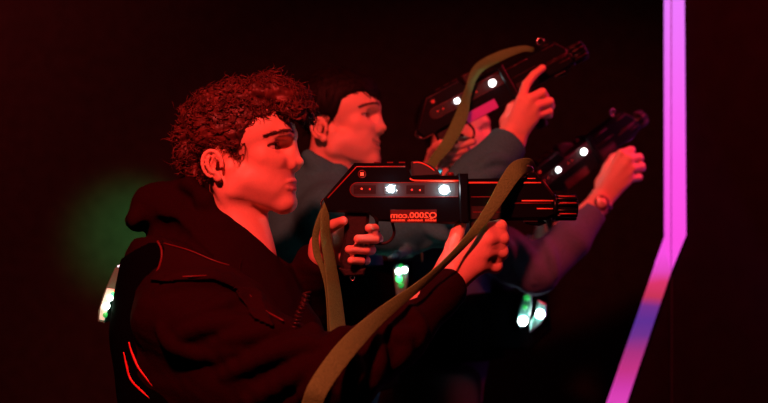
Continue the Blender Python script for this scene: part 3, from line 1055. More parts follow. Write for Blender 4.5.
def make_phaser():
    r = empty('laser_phaser')
    m = MB()
    m.prism([L(*p) for p in ((324, 199), (354.5, 163.5), (405, 163.5), (411, 176), (458, 176), (465, 180), (467, 218), (452, 224), (430, 223), (378, 221), (368, 213), (329, 212))], -HW, HW, 0, .004)
    m.build('housing', M['gun'], r)
    m = MB()
    m.prism([L(*p) for p in ((466, 179), (541, 178), (553.5, 195), (554, 216), (545, 220), (466, 221))], -.024, .024, 0, .006)
    m.prism([L(*p) for p in ((523, 180), (530, 171), (535, 172), (541, 180))], -.010, .010, 0, .002)
    m.prism([L(*p) for p in ((520, 219), (541, 219), (546, 223), (538, 226), (526, 224))], -.012, .012, 0, .002)
    m.build('barrel', M['gun'], r)
    m = MB()
    cz = L(0, 207.4)[1]
    x0, x1 = L(553, 0)[0], L(577, 0)[0]
    m.tube([(x0, 0, cz), (x1 - .004, 0, cz), (x1, 0, cz)], [.0205, .0205, .017], 24)
    for k in range(12):
        a = 6.283 * (k + .5) / 12
        c = np.array([0, math.cos(a) * .0215, math.sin(a) * .0215 + cz])
        m.tube([c + [x0 + .003, 0, 0], c + [x0 + .006, 0, 0], c + [x1 - .004, 0, 0], c + [x1 - .001, 0, 0]], [.001, .0034, .0034, .001], 8)
    m.tube([(x0 - .002, 0, cz), (x0 + .004, 0, cz)], .0245, 24)
    mz = m.build('muzzle', M['gun'], r, True)
    for s in (-1, 1):  # light catching the flutes, painted as thin red lines
        for v_, yy in ((196.4, .0140), (203, .0238), (213.6, .0224)):
            m = MB(); seg(m, (557.5, v_), (574, v_), s * yy, .0012)
            m.build('muzzle_line', M['trim_mid'], mz, True)
    # collar between housing and barrel
    m = MB(); m.prism([L(*p) for p in ((457, 174), (467, 174), (468, 223), (459, 223))], -.030, .030, 0, .003)
    m.build('collar', M['gun'], r)
    # top ribs and knob
    m = MB()
    for u in (374, 387, 399):
        a, b = L(u, 164), L(u + 6, 162)
        m.box((a[0], -.012, a[1]), (b[0], .012, b[1]), 0, .0005)
    m.build('top_rib', M['trim_dk'], r)
    m = MB(); c = L(450.5, 176); m.tube([(c[0], 0, c[1]), (c[0], 0, c[1] + .005), (c[0], 0, c[1] + .007)], [.006, .006, .004], 12)
    m.build('mode_knob', M['trim_dk'], r, True)
    # smoked sight dome
    m = MB(); m.prism([L(*p) for p in ((411, 162), (416, 161), (424, 162.5), (431, 165.5), (437, 170), (441, 176.5), (412, 178))], -.016, .016, 0, .004)
    d = m.build('sight_dome', M['window'], r)
    m = MB()
    m.tube(catmull([(*[L(u, v)[0]], -.0155, L(u, v)[1]) for u, v in ((413, 163), (420, 163), (428, 166.5), (434, 171))], 4), .0012, 6)
    m.build('dome_edge', M['trim'], d, True)
    # side faces carry the window, lights, painted bevel reflections and label
    for s in (-1, 1):
        y = s * (HW + .0002)
        m = MB()
        m.tube([(L(a, b)[0], y, L(a, b)[1]) for a, b in ((328.5, 198), (357, 167.2), (405, 167))], .0010, 6)
        m.build('trim_line', M['trim_mid'], r, True); m = MB()
        m.tube(catmull([(L(u, v)[0], y, L(u, v)[1]) for u, v in ((409.5, 178.6), (412, 180.2), (417, 180.9), (440, 181), (458, 181))], 3), .0015, 6)
        m.build('trim_line', M['trim'], r, True)
        for q0, q1, yy, rr_, mt in (((467.5, 183), (500, 183), .0242, .0016, 'trim'), ((522, 183), (539, 183), .0242, .0014, 'trim'),
                                    ((520, 200.8), (551, 200.8), .0242, .0013, 'trim'), ((535, 208.6), (551, 208.6), .0242, .0011, 'trim'),
                                    ((526, 178.8), (534, 178.8), .0190, .0010, 'trim'), ((541.5, 180.5), (551.5, 194), .0200, .0010, 'trim_dk'),
                                    ((512, 203.2), (549, 203.2), .0242, .0010, 'trim_dk'), ((470, 197), (505, 197), .0242, .0008, 'trim_dk'),
                                    ((472, 212), (500, 212), .0242, .0010, 'trim_dk')):
            m = MB(); seg(m, q0, q1, s * yy, rr_)
            m.build('trim_line', M[mt], r, True)
        # window frame
        m = MB()
        pts = []
        for i in range(9):
            a = math.radians(90 + i * 22.5)
            pts.append((358 + 7.5 * math.cos(a), 190 - 7 * math.sin(a)))
        pts += [(457, 197), (457, 183)]
        P3 = []
        for i, (u, v) in enumerate(pts):
            P3.append((L(u, v)[0], y, L(u, v)[1]))
        m.tube(P3, .0010, 6, 0, True)
        m.build('window_frame', M['trim_dk'], r, True)
        m = MB(); m.prism([L(u, v) for u, v in pts], min(y, y + s * .0008), max(y, y + s * .0008))
        w = m.build('side_window', M['window'], r)
        yy = y + s * .0008
        for (u, v, q, mt, nm) in ((391, 189, 3.4, 'led', 'front_light'), (443.5, 190, 4.4, 'led', 'front_light')):
            m = MB(); c = L(u, v)
            m.box((c[0] - .0125, min(yy, yy + s * .0006), c[1] - .0105), (c[0] + .0105, max(yy, yy + s * .0006), c[1] + .0105), 0, .0003)
            m.build('light_reflector', M['window'], w)
            m = MB()
            m.dome((c[0], yy, c[1]), q * S1, (0, s, 0), 20, 6, 0, 1.3)
            m.build(nm, M[mt], w, True)
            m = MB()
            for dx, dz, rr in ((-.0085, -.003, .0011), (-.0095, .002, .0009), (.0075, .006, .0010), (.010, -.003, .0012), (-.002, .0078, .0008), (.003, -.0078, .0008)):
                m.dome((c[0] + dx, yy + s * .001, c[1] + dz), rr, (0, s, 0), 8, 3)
            m.build('reflector_glint', M['led_soft'], w, True)  # sparkle round the light painted as small glowing dots
        for (u, v, mt, q) in ((362, 189, 'led_red', 1.0), (370, 189.4, 'led_red_dim', 1.0), (411.5, 190, 'led_red_dim', 1.1), (419.5, 190.3, 'led_red', .9)):
            m = MB(); c = L(u, v); m.dome((c[0], yy, c[1]), q * S1, (0, s, 0), 10, 4)
            m.build('signal_light', M[mt], w, True)
        for u0, u1 in ((354, 376), (406, 424)):
            m = MB(); a, b = L(u0, 194), L(u1, 185.5)
            m.box((a[0], min(y, yy + s * .0005), a[1]), (b[0], max(y, yy + s * .0005), b[1]))
            m.build('sensor_panel', M['gun_dk'], w)
        # ring and dot at the rear
        c = L(362.3, 174.5)
        m = MB()
        m.tube([(c[0] + .0066 * math.cos(a), y, c[1] + .0066 * math.sin(a)) for a in np.linspace(0, 6.283, 21)[:-1]], .0010, 6, 0, True)
        rg = m.build('indicator_ring', M['trim_dk'], r, True)
        m = MB(); m.box((c[0] - .0031, min(y, y + s * .0015), c[1] - .0031), (c[0] + .0031, max(y, y + s * .0015), c[1] + .0031), 0, .0005)
        m.build('indicator_light', M['led_red'], rg)
        # label
        a, b = L(390.3, 223), L(436, 209.6)
        yl = y + s * .0008
        m = MB(); m.box((a[0], min(y, yl), a[1] + .001), (b[0], max(y, yl), b[1]), 0, .0002)
        lb = m.build('label_plate', M['label'], r)
        cu_ = bpy.data.curves.new('lettering', 'FONT')
        cu_.body = 'Q2000.com'
        cu_.size = .0178; cu_.extrude = .0003; cu_.offset = .0004
        cu_.align_x = 'CENTER'
        cu_.materials.append(M['letter'])
        tf = bpy.data.objects.new('lettering', cu_); col.objects.link(tf)
        bpy.context.view_layer.update()
        tm = bpy.data.meshes.new_from_object(tf.evaluated_get(bpy.context.evaluated_depsgraph_get()))
        bpy.data.objects.remove(tf)
        if not tm.materials: tm.materials.append(M['letter'])
        to = bpy.data.objects.new('lettering', tm)
        col.objects.link(to)
        to.parent = lb
        to.location = ((a[0] + b[0]) / 2, yl + s * .0004, L(0, 217.6)[1])
        to.rotation_euler = (math.pi / 2, 0, 0) if s < 0 else (math.pi / 2, 0, math.pi)
        to.scale = (-.98, .80, 1)          # the lettering reads mirrored, as photographed
        m = MB()
        rr = random.Random(4)
        u = 391.5
        for wlen in (13, 15, 11):
            e = u + wlen
            while u < e:
                w_ = rr.uniform(.5, .9)
                p0, p1 = L(u, 221), L(u + w_, 218.9 + rr.choice((0, 0, .5)))
                m.box((p0[0], min(yl, yl + s * .0004), p0[1]), (p1[0], max(yl, yl + s * .0004), p1[1]))
                u += w_ + .45
            u += 2.2
        m.build('small_print', M['letter'], lb)
    # magenta panel low on the barrel's rear
    m = MB(); a, b = L(470, 219), L(500, 206)
    m.box((a[0], -.0246, a[1]), (b[0], .0246, b[1]), 0, .001)
    m.build('battery_door', M['gun_dk'], r)
    # grips and trigger
    m = MB()
    m.prism([L(*p) for p in ((345, 211), (370, 211), (368, 232), (366, 262), (362, 272), (343, 272), (339, 262), (344, 236))], -.015, .015, 0, .006)
    m.prism([L(*p) for p in ((339, 268), (366, 268), (364, 275), (345, 276))], -.017, .017, 0, .003)
    m.build('rear_grip', M['gun_dk'], r)
    m = MB()
    m.tube(catmull([(L(u, v)[0], 0, L(u, v)[1]) for u, v in ((373, 213), (377, 222), (375, 229), (379, 233))], 4), .0032, 8)
    m.build('trigger', M['gun_dk'], r, True)
    m = MB()
    m.tube(catmull([(L(u, v)[0], 0, L(u, v)[1]) for u, v in ((392, 221), (394, 234), (386, 243), (366, 243))], 5), .0028, 8)
    m.build('trigger_guard', M['gun_dk'], r, True)
    m = MB()
    z0, z1 = L(0, 219)[1], L(0, 274)[1]
    x = L(478, 0)[0]
    m.tube([(x, -.006, z0), (x, -.008, (z0 + z1) / 2), (x - .002, -.008, z1 + .004), (x - .002, -.008, z1)], [.016, .0165, .0165, .012], 18)
    m.build('front_grip', M['gun_dk'], r, True)
    # sling clips
    for (u, v), ax_, az_, yy, rr_ in (((326, 204), .008, .010, -.012, .0015), ((352.5, 277), .004, .006, -.006, .0013), ((528, 171), .009, .009, -.008, .0016)):
        m = MB(); c = L(u, v)
        m.tube([(c[0] + ax_ * math.cos(a), yy, c[1] + az_ * math.sin(a)) for a in np.linspace(0, 6.283, 17)[:-1]], rr_, 6, 0, True)
        m.build('sling_clip', M['metal'], r, True)
    m = MB(); a, b = L(522, 221.8), L(536, 220.4)
    m.box((a[0], -.0222, a[1]), (b[0], -.019, b[1]), 0, .0003)
    m.build('glint_rail', M['metal'], r)
    return r


def copy_tree(o, parent=None):
    c = o.copy(); col.objects.link(c)
    if parent is not None: c.parent = parent
    for ch in list(o.children): copy_tree(ch, c)
    return c


def place_phaser(g, uvy, pitch, yaw):
    """put the rear light of the phaser at a point, the muzzle raised and turned"""
    g.rotation_euler = (0, math.radians(pitch), math.radians(yaw))
    off = g.rotation_euler.to_matrix() @ Vector(((391 - 450) * S1, -HW, (200 - 189) * S1))
    g.location = Vector(W(*uvy)) - off


gun1 = make_phaser()
gun1.location = W(450, 200, -.05)
gun2 = copy_tree(gun1); place_phaser(gun2, (457, 101, .593), -28, 0)
gun3 = copy_tree(gun1); place_phaser(gun3, (558, 170, .885), -33, 24)
def recolour(o, table):
    for ch in o.children:
        if ch.type == 'MESH':
            for sl_ in ch.material_slots:
                k = sl_.material.name
                if k in table:
                    sl_.link = 'OBJECT'; sl_.material = M[table[k]]
        recolour(ch, table)
recolour(gun2, {'red_trim_line': 'trim_off', 'soft_red_trim_line': 'trim_off', 'dull_red_trim_line': 'trim_off', 'red_label_plate': 'magenta', 'bright_red_lettering': 'letter_magenta', 'smoked_window': 'gun_dk', 'red_led': 'led_red_dim', 'white_led': 'led_far'})  # dimmed reds and glowing magenta label paint in the light there
recolour(gun3, {'red_trim_line': 'trim_off', 'soft_red_trim_line': 'trim_off', 'dull_red_trim_line': 'trim_off', 'red_label_plate': 'label_off', 'bright_red_lettering': 'letter_off', 'smoked_window': 'gun_dk', 'red_led': 'led_red_dim', 'white_led': 'led_far'})  # dimmed copies paint in the weak light at far right
gg = 'laser tag phasers'
tag(gun1, 'large black phaser held level in the foreground with a red lettered label', 'toy gun', gg)
tag(gun2, 'black phaser tilted upward beside the pointing index finger', 'toy gun', gg)
tag(gun3, 'dark phaser pointing up at far right above the hand with the wristwatch', 'toy gun', gg)


def sling(gun, name, pts, hw, wd, thick=.0022, n=8):
    """webbing strap given in place, stored in the phaser's own frame"""
    o = ribbon(name, pts, hw, wd, thick, M['strap'], None, n)
    bpy.context.view_layer.update()
    R = gun.rotation_euler.to_matrix().to_4x4()
    R.translation = gun.location
    o.data.transform(R.inverted())
    o.parent = gun
    return o


# foreground sling: over the front of the phaser down to the lower left
sp = [W(533, 172, -.02), W(529, 165.5, -.05), W(518, 168.5, -.086), W(508, 181, -.096), W(494, 204, -.120), W(477, 228, -.143), W(455, 253, -.148),
      W(425, 281, -.19), W(385, 312, -.27), W(350, 345, -.36), W(322, 382, -.40), W(312, 405, -.40), W(300, 450, -.36), W(280, 520, -.25)]
sd = []
for i, p in enumerate(sp):
    t = sp[min(i + 1, len(sp) - 1)] - sp[max(0, i - 1)]
    w = np.cross(t, (0, 1, 0)); w /= np.linalg.norm(w)
    tw = [0, 0, 0, 0.1, .15, .3, .75, .75, .4, .15, .1, .1, .1, .1][i]
    w = w * math.cos(tw) + np.array([0, 1, 0]) * math.sin(tw)
    sd.append(w)
hwid = [.010, .013, .0150, .0145, .0115, .0090, .0085, .0095, .0130, .0160, .0160, .0160, .0160, .0160]
sling(gun1, 'sling', sp, hwid, sd)
# rear sling: two hanging lengths
def vert_strap(gun, pts, hw, ang=0.25):
    sd = []
    for i, p in enumerate(pts):
        t = pts[min(i + 1, len(pts) - 1)] - pts[max(0, i - 1)]
        w = np.cross(t, (0, 1, 0)); w /= np.linalg.norm(w)
        a = ang if not hasattr(ang, '__len__') else ang[i]
        sd.append(w * math.cos(a) + np.array([0, 1, 0]) * math.sin(a))
    return sling(gun, 'sling', pts, hw, sd)
vert_strap(gun1, [W(326, 203, -.062), W(325, 214, -.066), W(325.5, 235, -.07), W(330, 262, -.075), W(334, 290, -.08), W(337, 320, -.09), W(339, 345, -.10), W(341, 420, -.10)],
           [.004, .009, .014, .016, .019, .022, .023, .023], [.3, .7, .95, .95, .95, .95, .95, .95])
vert_strap(gun1, [W(325, 204, -.045), W(320, 218, -.05), W(315.5, 236, -.05), W(317, 254, -.05), W(323, 270, -.052), W(327, 292, -.056), W(329, 330, -.06), W(330, 400, -.06)],
           [.003, .0055, .0065, .0070, .0060, .005, .005, .005], [.3, .4, .5, .5, .8, 1.1, 1.2, 1.2])
vert_strap(gun2, [W(534, 50, .62), W(522, 49, .60), W(498, 57, .575), W(477, 70, .565), W(468, 92, .56), W(461, 117, .56), W(448, 143, .555), W(432, 164, .55), W(422, 190, .55), W(420, 225, .56), W(422, 262, .58)],
           [.006, .008, .012, .014, .015, .016, .015, .012, .010, .008, .004], [.2, .2, .2, .6, .9, .15, .1, .15, .3, .7, 1.1])

# =================================================================== PERSON TWO (behind, smiling)
H2 = Head(340.5, 118.6, .6, yaw=-7)
F = Field()
head_field(F, H2, True)
nb2 = W(325, 195, .62)
F.cap(H2.p(-12, -26), nb2, .048, .056, .018)
F.cap(H2.p(2, -43), W(336, 195, .62), .030, .042, .018)
headF2 = Field(); headF2.p = list(F.p)
pel2 = np.array([-.17, .64, .92])
s2r, s2l = W(332, 212, .46), W(322, 205, .82)
e2r, e2l = W(446, 216, .46), W(400, 235, .84)
w2r, w2l = W(512, 138, .555), W(433, 166, .70)
F.chain([nb2, W(318, 270, .64), pel2], [.07, .12, .12], .05)
F.chain([s2r, W(322, 225, .62), s2l], [.05, .07, .05], .04)
F.chain([s2r, e2r], [.045, .040], .03)
F.chain([s2l, e2l], [.045, .038], .03)
hC = dict(mc=[W(521.5, 99, .535), W(530.5, 98.5, .525), W(536, 106, .53), W(536, 115.5, .54)],
          pip=[W(526.5, 84, .548), W(542, 92.5, .54), W(549.5, 101.5, .55), W(549, 111.5, .56)],
          dip=[W(534, 74.5, .556), W(545, 96.5, .575), W(551, 106, .585), W(549, 115, .59)],
          tip=[W(542.5, 68, .562), W(538, 100, .60), W(542, 108, .61), W(541, 117, .61)],
          th=[W(508, 122, .575), W(512, 108, .60), W(520, 98, .63), W(528, 92, .645)])
hand_field(F, w2r, **hC, elbow=e2r, sc=1.12, k=.004)
hE = dict(mc=[W(457, 137, .68), W(455, 145, .68), W(450, 152, .68), W(446, 158, .68)],
          pip=[W(473, 142, .65), W(467, 150, .65), W(461, 157, .65), W(456, 163, .65)],
          dip=[W(472, 142, .61), W(465, 150, .605), W(459, 157, .605), W(454, 163, .61)],
          tip=[W(455, 147.5, .585), W(449, 155, .585), W(443, 161, .585), W(440, 166, .585)],
          th=[W(433, 159, .68), W(432, 152, .65), W(436, 146.5, .62), W(441, 143, .60)])
hand_field(F, w2l, **hE, elbow=e2l, sc=1.0, k=.002)
feet2 = [np.array([-.06, .50]), np.array([-.28, .78])]
legs(F, pel2, 0, feet2)
P2, b2 = body_mesh('person', F, [
    (W(270, 200, .3), W(420, 50, .9), .0024),
    (np.array([.24, .45, 1.55]), np.array([.44, .70, 1.84]), .0024),
    (np.array([.07, .53, 1.50]), np.array([.28, .76, 1.68]), .0024),
    (np.array([-.6, .2, 0.]), np.array([.6, 1.1, W(0, 196, .6)[2]]), .009),
], '', (-.17, .64, 0), H2)
tag(P2, 'smiling person in grey sweatshirt behind the curly-haired one, index finger pointing along a phaser', 'person', 'players aiming phasers')
head_extras(H2, P2, True)
brow_mesh(H2, headF2, P2)
m = MB()
for i in range(-5, 6):
    a = i * .19
    c = H2.p(37 + 12.5 * math.cos(a), -34.2, 12.5 * math.sin(a))
    m.box(c - [.0030, .0025, .0035], c + [.0030, .0025, .0045], 0, .001)
m.build('teeth', M['teeth'], P2, True, True)


def straight_hair(H, person, poly, seed, name='dark_hair'):
    HF = Field(); S = PXM
    HF.ell(H.p(-9, 21), np.array([55, 45, 47]) * S, H.R, .01)
    HF.ell(H.p(18, 32), np.array([31, 35, 27]) * S, H.R, .02)
    HF.disp = lambda P: .0014 * pnoise(P * [1, 1, .35], 320, seed)
    def hp(P, d):
        q = H.loc(P)
        return np.maximum(d, poly_sd(q[..., [0, 2]], poly) * S)
    hv, hf = sculpt(HF, .0035, post=hp)
    hn = vnormals(hv, hf)
    def fl(q):
        if q[0] > 8 and q[2] > 20: return np.array([.8, 0, -.35])
        return np.array([-.1 - .2 * (q[0] < 0), 0, -1.])
    sv, sf = hair_strands(hv, hn, H, fl, 1500, .024, .0006, .0011, 7, .35, .18, seed,
                          lambda P: poly_sd(H.loc(P)[:, [0, 2]], poly) < 1)
    v, f = merge([(hv, hf), (sv, sf)])
    return link_mesh(name, v, f, M['hair2'], person)


poly2 = [(56, 30), (50, 22), (42, 26), (36, 33), (22, 31), (8, 22), (2, 4), (-6, -6), (-10, 2), (-18, 2), (-30, 4), (-38, -6), (-40, -26), (-58, -30), (-95, 0), (-95, 110), (90, 110), (90, 40)]
straight_hair(H2, P2, poly2, 21)
# sweatshirt
G = Field()
G.ell(W(318, 262, .64), (.15, .19, .26), None, .03)
G.chain([W(318, 270, .64), np.array([-.17, .64, 1.02]), np.array([-.17, .64, .88])], [.14, .15, .14], .06)
G.chain([s2r + [0, 0, -.01], W(322, 190, .62), s2l], [.066, .060, .066], .05)
G.chain([s2r + [0, 0, -.01], W(392, 222, .45), e2r], [.072, .070, .066], .03)
G.chain([e2r, W(478, 180, .50), W(506, 145, .545)], [.068, .062, .050], .025)
G.chain([s2l, e2l, W(424, 178, .715)], [.068, .058, .042], .03)
G.chain([W(308, 156, .55), W(318, 166, .54), W(338, 172, .56), W(352, 180, .60)], [.016, .018, .018, .016], .02)
G.chain([W(308, 156, .67), W(318, 166, .70), W(338, 172, .68), W(352, 180, .64)], [.016, .018, .018, .016], .02)
G0 = Field(); G0.p = list(G.p)
for pts, r in [(([440, 215], [462, 196], [470, 172]), .012), (([428, 230], [448, 236], [468, 220]), .012), (([455, 190], [480, 180], [500, 172]), .010),
               (([400, 205], [425, 190], [440, 170]), .012), (([478, 168], [490, 160], [505, 160]), .009), (([330, 190], [350, 200], [380, 200]), .010),
               (([390, 258], [410, 250], [435, 240]), .010)]:
    ridge(pts, r)
ax = w2r - W(500, 152, .54)
G.cutlocal(W(509.5, 141, .552), ax, .075)
G.cutlocal(W(428, 172, .708), w2l - W(418, 185, .72), .055)
G.cap(H2.p(-8, -30), W(330, 180, .61), .056, .058, .005, True)
G.cutlocal(np.array([-.17, .64, .86]), (0, 0, -1), .4)
G.disp = lambda P: .002 * pnoise(P, 36, 12)
v, f = sculpt(G, .005)
link_mesh('sweatshirt', v, f, M['sweat2'], P2)
T = Field(); legs(T, pel2, 0, feet2, .022)
T.cap(pel2 + [0, -.06, 0], pel2 + [0, .06, 0], .125, .125, .05)
for ft in feet2: T.cutlocal(np.array([ft[0], ft[1], .07]), (0, 0, -1), .12)
v, f = sculpt(T, .009, hi=np.array([9, 9, .97]))
link_mesh('trousers', v, f, M['denim'], P2)
shoes(P2, feet2, 0)


def vest(root_xyz, c, rad, zlo, zhi, label):
    o = tag(empty('laser_tag_vest', root_xyz), label, 'vest', 'laser tag vests')
    B = Field()
    B.ell(c, rad, None, .03)
    B.chain([c, np.array([c[0], c[1], zlo - .05])], [rad[0], rad[0]], .06)
    def vp(P, d):
        sh = np.maximum(d, -(d + .014))
        return np.maximum(sh, np.maximum(P[..., 2] - zhi, zlo - P[..., 2]))
    v, f = sculpt(B, .007, post=vp)
    link_mesh('vest_shell', v, f, M['vest'], o)
    return o, B


V2, B2 = vest((-.16, .62, 1.1), W(322, 300, .64), (.19, .205, .22), 1.0, W(0, 262, .64)[2], 'black vest with a green glowing light, on the smiling person in grey')
# its lit pod stands out to the right on a front strap
def pod(parent, pts, y, hw, cov, lamps, stem=None):
    m = MB()
    poly = [tuple(W(u, v, y)[[0, 2]]) for u, v in pts]
    m.prism(poly, y - hw, y + hw, 0, .003)
    o = m.build('light_pod', M[cov], parent, False, True)
    for u, v, r, mt in lamps:
        m = MB(); m.dome(W(u, v, y - hw - .0005), r * (y + 2) / FOC, (0, -1, 0), 14, 5)
        m.build('lamp', M[mt], o, True, True)
    return o
pod(V2, [(393, 268), (396, 264), (408, 265), (408, 280), (405, 300), (397, 300), (394, 280)], .48, .010, 'lens',
    [(398.5, 271.5, 3.2, 'led_dim'), (404.5, 270, 3.4, 'led_dim'), (399, 279, 3.4, 'led_green'), (401, 285, 3.0, 'led_green_dim'), (401, 266, 2.4, 'led_green_dim')])
m = MB()
m.prism([tuple(W(u, v, .5)[[0, 2]]) for u, v in ((340, 262), (378, 268), (412, 262), (414, 300), (392, 330), (340, 340))], .495, .53, 0, .006)
m.build('chest_plate', M['vest'], V2, False, True)

# =================================================================== PERSON THREE (far right, wristwatch)
H3 = Head(456, 132, 1.12, yaw=0)
F = Field()
head_field(F, H3)
nb3 = W(448, 200, 1.14)
F.cap(H3.p(-10, -28), nb3, .052, .056, .03)
pel3 = np.array([.16, 1.16, .92])
s3r, s3l = W(462, 226, .96), W(448, 215, 1.34)
e3r, e3l = W(536, 270, .84), W(505, 270, 1.22)
w3r, w3l = W(600, 202, .90), W(541, 240, 1.0)
F.chain([nb3, W(440, 270, 1.16), pel3], [.07, .11, .12], .05)
F.chain([s3r, W(445, 225, 1.15), s3l], [.05, .07, .05], .04)
F.chain([s3r, e3r], [.045, .038], .03)
F.chain([s3l, e3l], [.045, .038], .03)
hD = dict(mc=[W(621, 153.5, 0.890), W(629, 159, 0.883), W(632, 168, 0.887), W(630, 178, 0.895)],
          pip=[W(630.5, 150, 0.907), W(639, 157, 0.905), W(641.5, 166, 0.910), W(639, 177, 0.915)],
          dip=[W(632, 150, 0.940), W(640, 158, 0.945), W(642, 168, 0.945), W(639, 178, 0.945)],
          tip=[W(624, 155, 0.955), W(630, 162, 0.960), W(633, 171, 0.960), W(631, 180, 0.955)],
          th=[W(602, 183, 0.930), W(607, 168, 0.945), W(613, 158, 0.960), W(620, 154, 0.965)])
hand_field(F, w3r, **hD, elbow=e3r, sc=1.08, k=.004)
hG = dict(mc=[W(564, 208, .98), W(560, 216, .98), W(556, 223, .98), W(552, 230, .98)],
          pip=[W(577, 214, .95), W(573, 222, .95), W(569, 230, .95), W(564, 237, .95)],
          dip=[W(576, 214, .91), W(572, 222, .905), W(567, 230, .905), W(562, 237, .91)],
          tip=[W(560, 217, .885), W(556, 225, .885), W(552, 232, .885), W(549, 237, .885)],
          th=[W(541, 231, .97), W(541, 223, .94), W(546, 216, .91), W(551, 212, .90)])
hand_field(F, w3l, **hG, elbow=e3l, sc=1.0, k=.002)
feet3 = [np.array([.20, .98]), np.array([.02, 1.30])]
legs(F, pel3, 0, feet3)
P3, b3 = body_mesh('person', F, [
    (W(410, 205, .9), W(520, 60, 1.4), .0035),
    (np.array([.54, .78, 1.40]), np.array([.76, .96, 1.64]), .0026),
    (np.array([.36, .85, 1.30]), np.array([.56, 1.04, 1.50]), .0026),
    (np.array([-.2, .7, 0.]), np.array([.85, 1.6, W(0, 200, 1.1)[2]]), .009),
], '', (.16, 1.16, 0), H3)
tag(P3, 'farthest person in lilac sweatshirt with a wristwatch on the raised forearm', 'person', 'players aiming phasers')
head_extras(H3, P3)
straight_hair(H3, P3, poly2, 33)
G = Field()
G.ell(W(440, 285, 1.16), (.14, .18, .25), None, .03)
G.chain([W(440, 290, 1.16), np.array([.16, 1.16, 1.02]), np.array([.16, 1.16, .88])], [.13, .14, .13], .06)
G.chain([s3r, W(446, 212, 1.14), s3l], [.062, .056, .062], .05)
G.chain([s3r, W(502, 252, .89), e3r], [.066, .064, .060], .03)
G.chain([e3r, W(570, 240, .87), W(594, 212, .893)], [.062, .052, .038], .025)
G.chain([s3l, e3l, W(534, 247, 1.02)], [.062, .055, .040], .03)
G0 = Field(); G0.p = list(G.p)
for pts, r in [(([500, 236], [512, 252], [520, 276]), .012), (([518, 240], [530, 256], [534, 282]), .012), (([545, 240], [552, 258], [556, 276]), .010), (([490, 262], [500, 275], [512, 284]), .010)]:
    ridge(pts, r)
G.cutlocal(W(595.5, 212, .896), w3r - W(585, 222, .885), .06)
G.cutlocal(W(536, 245, 1.012), w3l - W(528, 254, 1.04), .055)
G.cap(H3.p(-8, -30), W(452, 190, 1.13), .054, .056, .005, True)
G.cutlocal(np.array([.16, 1.16, .86]), (0, 0, -1), .4)
G.disp = lambda P: .002 * pnoise(P, 36, 14)
v, f = sculpt(G, .005)
link_mesh('sweatshirt', v, f, M['sweat3'], P3)
T = Field(); legs(T, pel3, 0, feet3, .022)
T.cap(pel3 + [0, -.06, 0], pel3 + [0, .06, 0], .12, .12, .05)
for ft in feet3: T.cutlocal(np.array([ft[0], ft[1], .07]), (0, 0, -1), .12)
v, f = sculpt(T, .009, hi=np.array([9, 9, .97]))
link_mesh('trousers', v, f, M['denim'], P3)
shoes(P3, feet3, 0)

V3, B3 = vest((.17, 1.16, 1.1), W(446, 320, 1.16), (.18, .195, .22), 1.0, W(0, 290, 1.16)[2], 'black vest with two white lights below the lilac sleeve')
m = MB()
m.prism([tuple(W(u, v, .98)[[0, 2]]) for u, v in ((460, 296), (505, 292), (548, 296), (552, 330), (530, 350), (460, 350))], .98, 1.02, 0, .006)
m.build('chest_plate', M['vest'], V3, False, True)
pod(V3, [(523, 295), (532, 294), (531, 308), (528, 322), (521, 328), (516, 322), (519, 308)], .965, .008, 'lens', [(523, 321, 4.2, 'led'), (527, 298, 3.2, 'led_green_dim'), (525, 307, 2.6, 'led_green_dim')])
pod(V3, [(538, 300), (546, 304), (546, 316), (540, 324), (530, 332), (530, 322), (535, 314)], .965, .008, 'lens', [(540, 314, 4.0, 'led')])

# wristwatch
wt = tag(empty('wristwatch', tuple(W(600, 200, .86))), 'round wristwatch glowing red on the raised wrist at right', 'watch')
wa = (np.mean(hD['mc'], 0) - w3r); wa /= np.linalg.norm(wa)
wx = np.cross(wa, (0, -1., 0)); wx /= np.linalg.norm(wx); wy = np.cross(wx, wa)
if wy[1] > 0: wy = -wy
cw = w3r.copy()
m = MB()
ring = []
for i in range(28):
    a = 6.283 * i / 28
    ring.append(cw + wx * math.cos(a) * .0345 + wy * math.sin(a) * .0235)
v, f = [], []
for i, p in enumerate(ring):
    o = (p - cw); o = o / np.linalg.norm(o)
    for s, t in ((-1, 0), (-1, 1), (1, 1), (1, 0)):
        v.append(p + wa * s * .009 + o * t * .0025)
for i in range(28):
    j = (i + 1) % 28
    for k in range(4):
        f.append((i * 4 + k, i * 4 + (k + 1) % 4, j * 4 + (k + 1) % 4, j * 4 + k))
link_mesh('watch_strap', v, f, M['watch_band'], wt)
cc0 = cw + wy * .0245
m = MB(); m.tube([cc0, cc0 + wy * .006, cc0 + wy * .009], [.0205, .0205, .018], 28)
m.build('watch_case', M['watch_case'], wt, True, True)
m = MB(); m.tube([cc0 + wy * .0088, cc0 + wy * .0096], [.0135, .0135], 24)
dl = m.build('dial', M['watch_face'], wt, True, True)
m = MB(); m.tube([cc0 + wy * .0098, cc0 + wy * .0098 + wx * .008 + wa * .003], .0006, 5); m.tube([cc0 + wy * .0098, cc0 + wy * .0098 - wx * .002 + wa * .009], .0006, 5)
m.build('watch_hand', M['gun_dk'], dl, False, True)

# =================================================================== ROOM
def plane_box(name, a, b, mt, kind='structure'):
    m = MB(); m.box(a, b)
    o = m.build(name, M[mt]); o['kind'] = kind
    return o
plane_box('floor', (-3, -3.5, -.1), (3, 2.6, 0), 'floor')
plane_box('ceiling', (-3, -3.5, 3.0), (3, 2.6, 3.1), 'ceiling')
plane_box('wall_back', (-3, 2.4, 0), (3, 2.5, 3.0), 'wall')
plane_box('wall_left', (-3.1, -3.5, 0), (-3, 2.4, 3.0), 'wall')
plane_box('wall_right', (3, -3.5, 0), (3.1, 2.4, 3.0), 'wall')
plane_box('wall_front', (-3, -3.6, 0), (3, -3.5, 3.0), 'wall')
